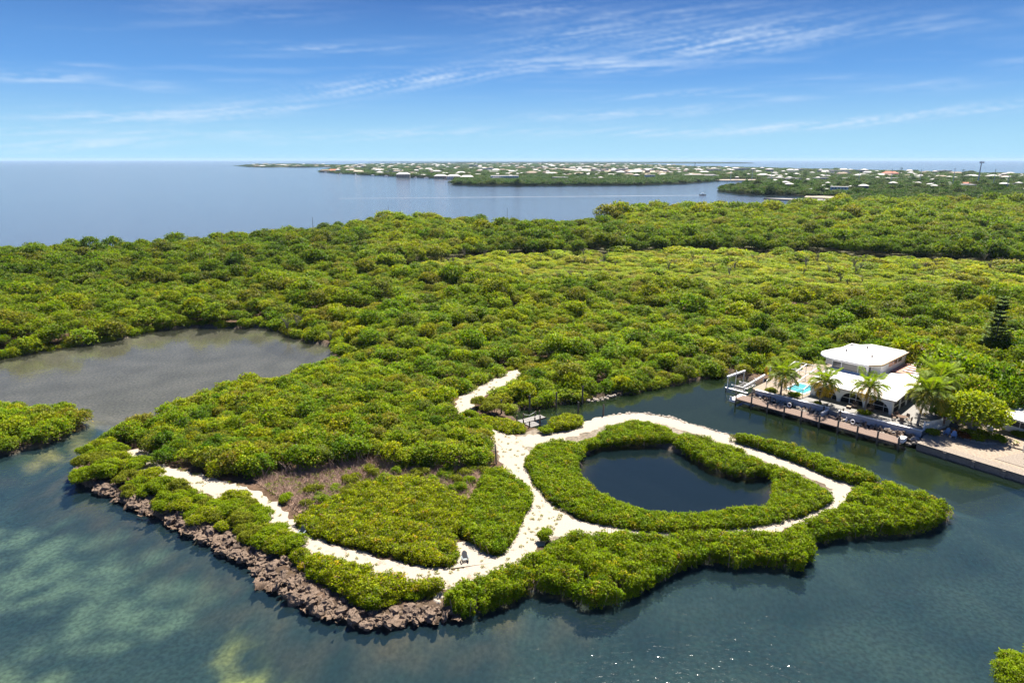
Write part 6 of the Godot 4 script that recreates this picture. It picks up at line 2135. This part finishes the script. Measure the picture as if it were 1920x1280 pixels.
	quad(bm, Vector3(-.55, .6, .55), Vector3(-.3, 1, 0), Vector3(.3, 1, 0), Vector3(.55, .6, .55))
	quad(bm, Vector3(.55, .6, -.55), Vector3(.3, 1, 0), Vector3(-.3, 1, 0), Vector3(-.55, .6, -.55))
	for t in [[Vector3(-.55, .6, -.55), Vector3(-.3, 1, 0), Vector3(-.55, .6, .55)], [Vector3(.55, .6, .55), Vector3(.3, 1, 0), Vector3(.55, .6, -.55)]]:
		for v in t:
			bm.add_vertex(v)
	var house_mesh := done(bm)
	for k in 2:
		scatter(streets, "roofs", house_mesh, [M.farroof, M.tan][k], roofs[k]).set_meta("kind", "stuff")
	# small white boats and docks moored along the residential shore
	var shore := V([-701.5,-2658,-570.9,-2351.1,-494.4,-2230.8,-413.2,-2093,-358.8,-2010.2,-313.8,-1921.5,-248.7,-1818.2,-217.2,-1786.2,-164,-1725.4])
	for k in shore.size():
		var b := thing("moored_boat", "small white boat moored at the residential shore", "boat", Transform3D(Basis(Vector3.UP, 1.2 + k), Vector3(shore[k].x, 0, shore[k].y + 12)), "boats moored along the far shore")
		part(b, "hull", hull(11.0, 3.2, 1.6), M.white)
		part(b, "cabin", box_mesh(Vector3(2.2, 1.5, 3.5), Vector3(0, 2.2, 0.3)), M.white)


func hull(length: float, beam: float, high: float) -> ArrayMesh:
	var st := new_st()
	var prev := []
	for i in 9:
		var t := i / 8.0
		var z := (t - 0.5) * length
		var w := beam * 0.5 * (1.0 if t < 0.45 else sqrt(maxf(0.0, 1.0 - pow((t - 0.45) / 0.55, 2.2))) + 0.01)
		var y1 := high * (0.85 + 0.3 * t * t)
		var row := [Vector3(-w, y1, z), Vector3(-w * 0.85, 0.15, z), Vector3(0, -0.35 + 0.4 * t * t, z), Vector3(w * 0.85, 0.15, z), Vector3(w, y1, z), Vector3(0, y1 - 0.12, z)]
		if prev:
			for j in 6:
				quad(st, prev[j], prev[(j + 1) % 6], row[(j + 1) % 6], row[j])
		else:
			for j in range(1, 5):
				for v in [row[0], row[j], row[j + 1]]:
					st.add_vertex(v)
		prev = row
	return done(st)


func boat():
	var at := Vector3(250.68, 0.00, -915.49)
	var o := thing("motor_boat", "small dark motor boat with a white top running ahead of its wake", "boat", Transform3D(Basis(Vector3.UP, PI / 2), at))
	part(o, "hull", hull(8.6, 2.7, 1.2), M.greyblue)
	part(o, "console", box_mesh(Vector3(1.3, 1.3, 1.5), Vector3(0, 1.5, 0)), M.white)
	part(o, "top", box_mesh(Vector3(2.2, 0.14, 2.6), Vector3(0, 3.2, -0.2)), M.white)
	for x in [-0.9, 0.9]:
		for z in [-1.2, 0.8]:
			part(o, "post", box_mesh(Vector3(0.08, 2.2, 0.08), Vector3(x, 2.1, z)), M.steel)
	part(o, "motor", box_mesh(Vector3(0.6, 1.1, 0.6), Vector3(0, 1.0, -4.5)), M.cap)
	var st := new_st()
	var end := Vector3(-205.53, 0.00, -838.73)
	var dir := (end - at).normalized()
	var side := dir.cross(Vector3.UP)
	for k in [-1.0, 1.0]:
		var prev := []
		for i in 40:
			var t := i / 39.0
			var c: Vector3 = at + dir * (4.0 + t * at.distance_to(end)) + side * k * (0.8 + t * 5.0)
			var w: float = (1.6 + t * 2.2) * (1.0 - t * 0.75) * (0.7 + 0.5 * fine.get_noise_1d(i * 3.0 + k * 40.0))
			var row := [c - side * w + Vector3.UP * 0.03, c + side * w + Vector3.UP * 0.03]
			if prev:
				quad(st, prev[0], prev[1], row[1], row[0])
			prev = row
	var wk := struct("water_foam_wake", done(st), mat(Color(0.22, 0.25, 0.29), 0.9), "white wake trailing behind the motor boat")
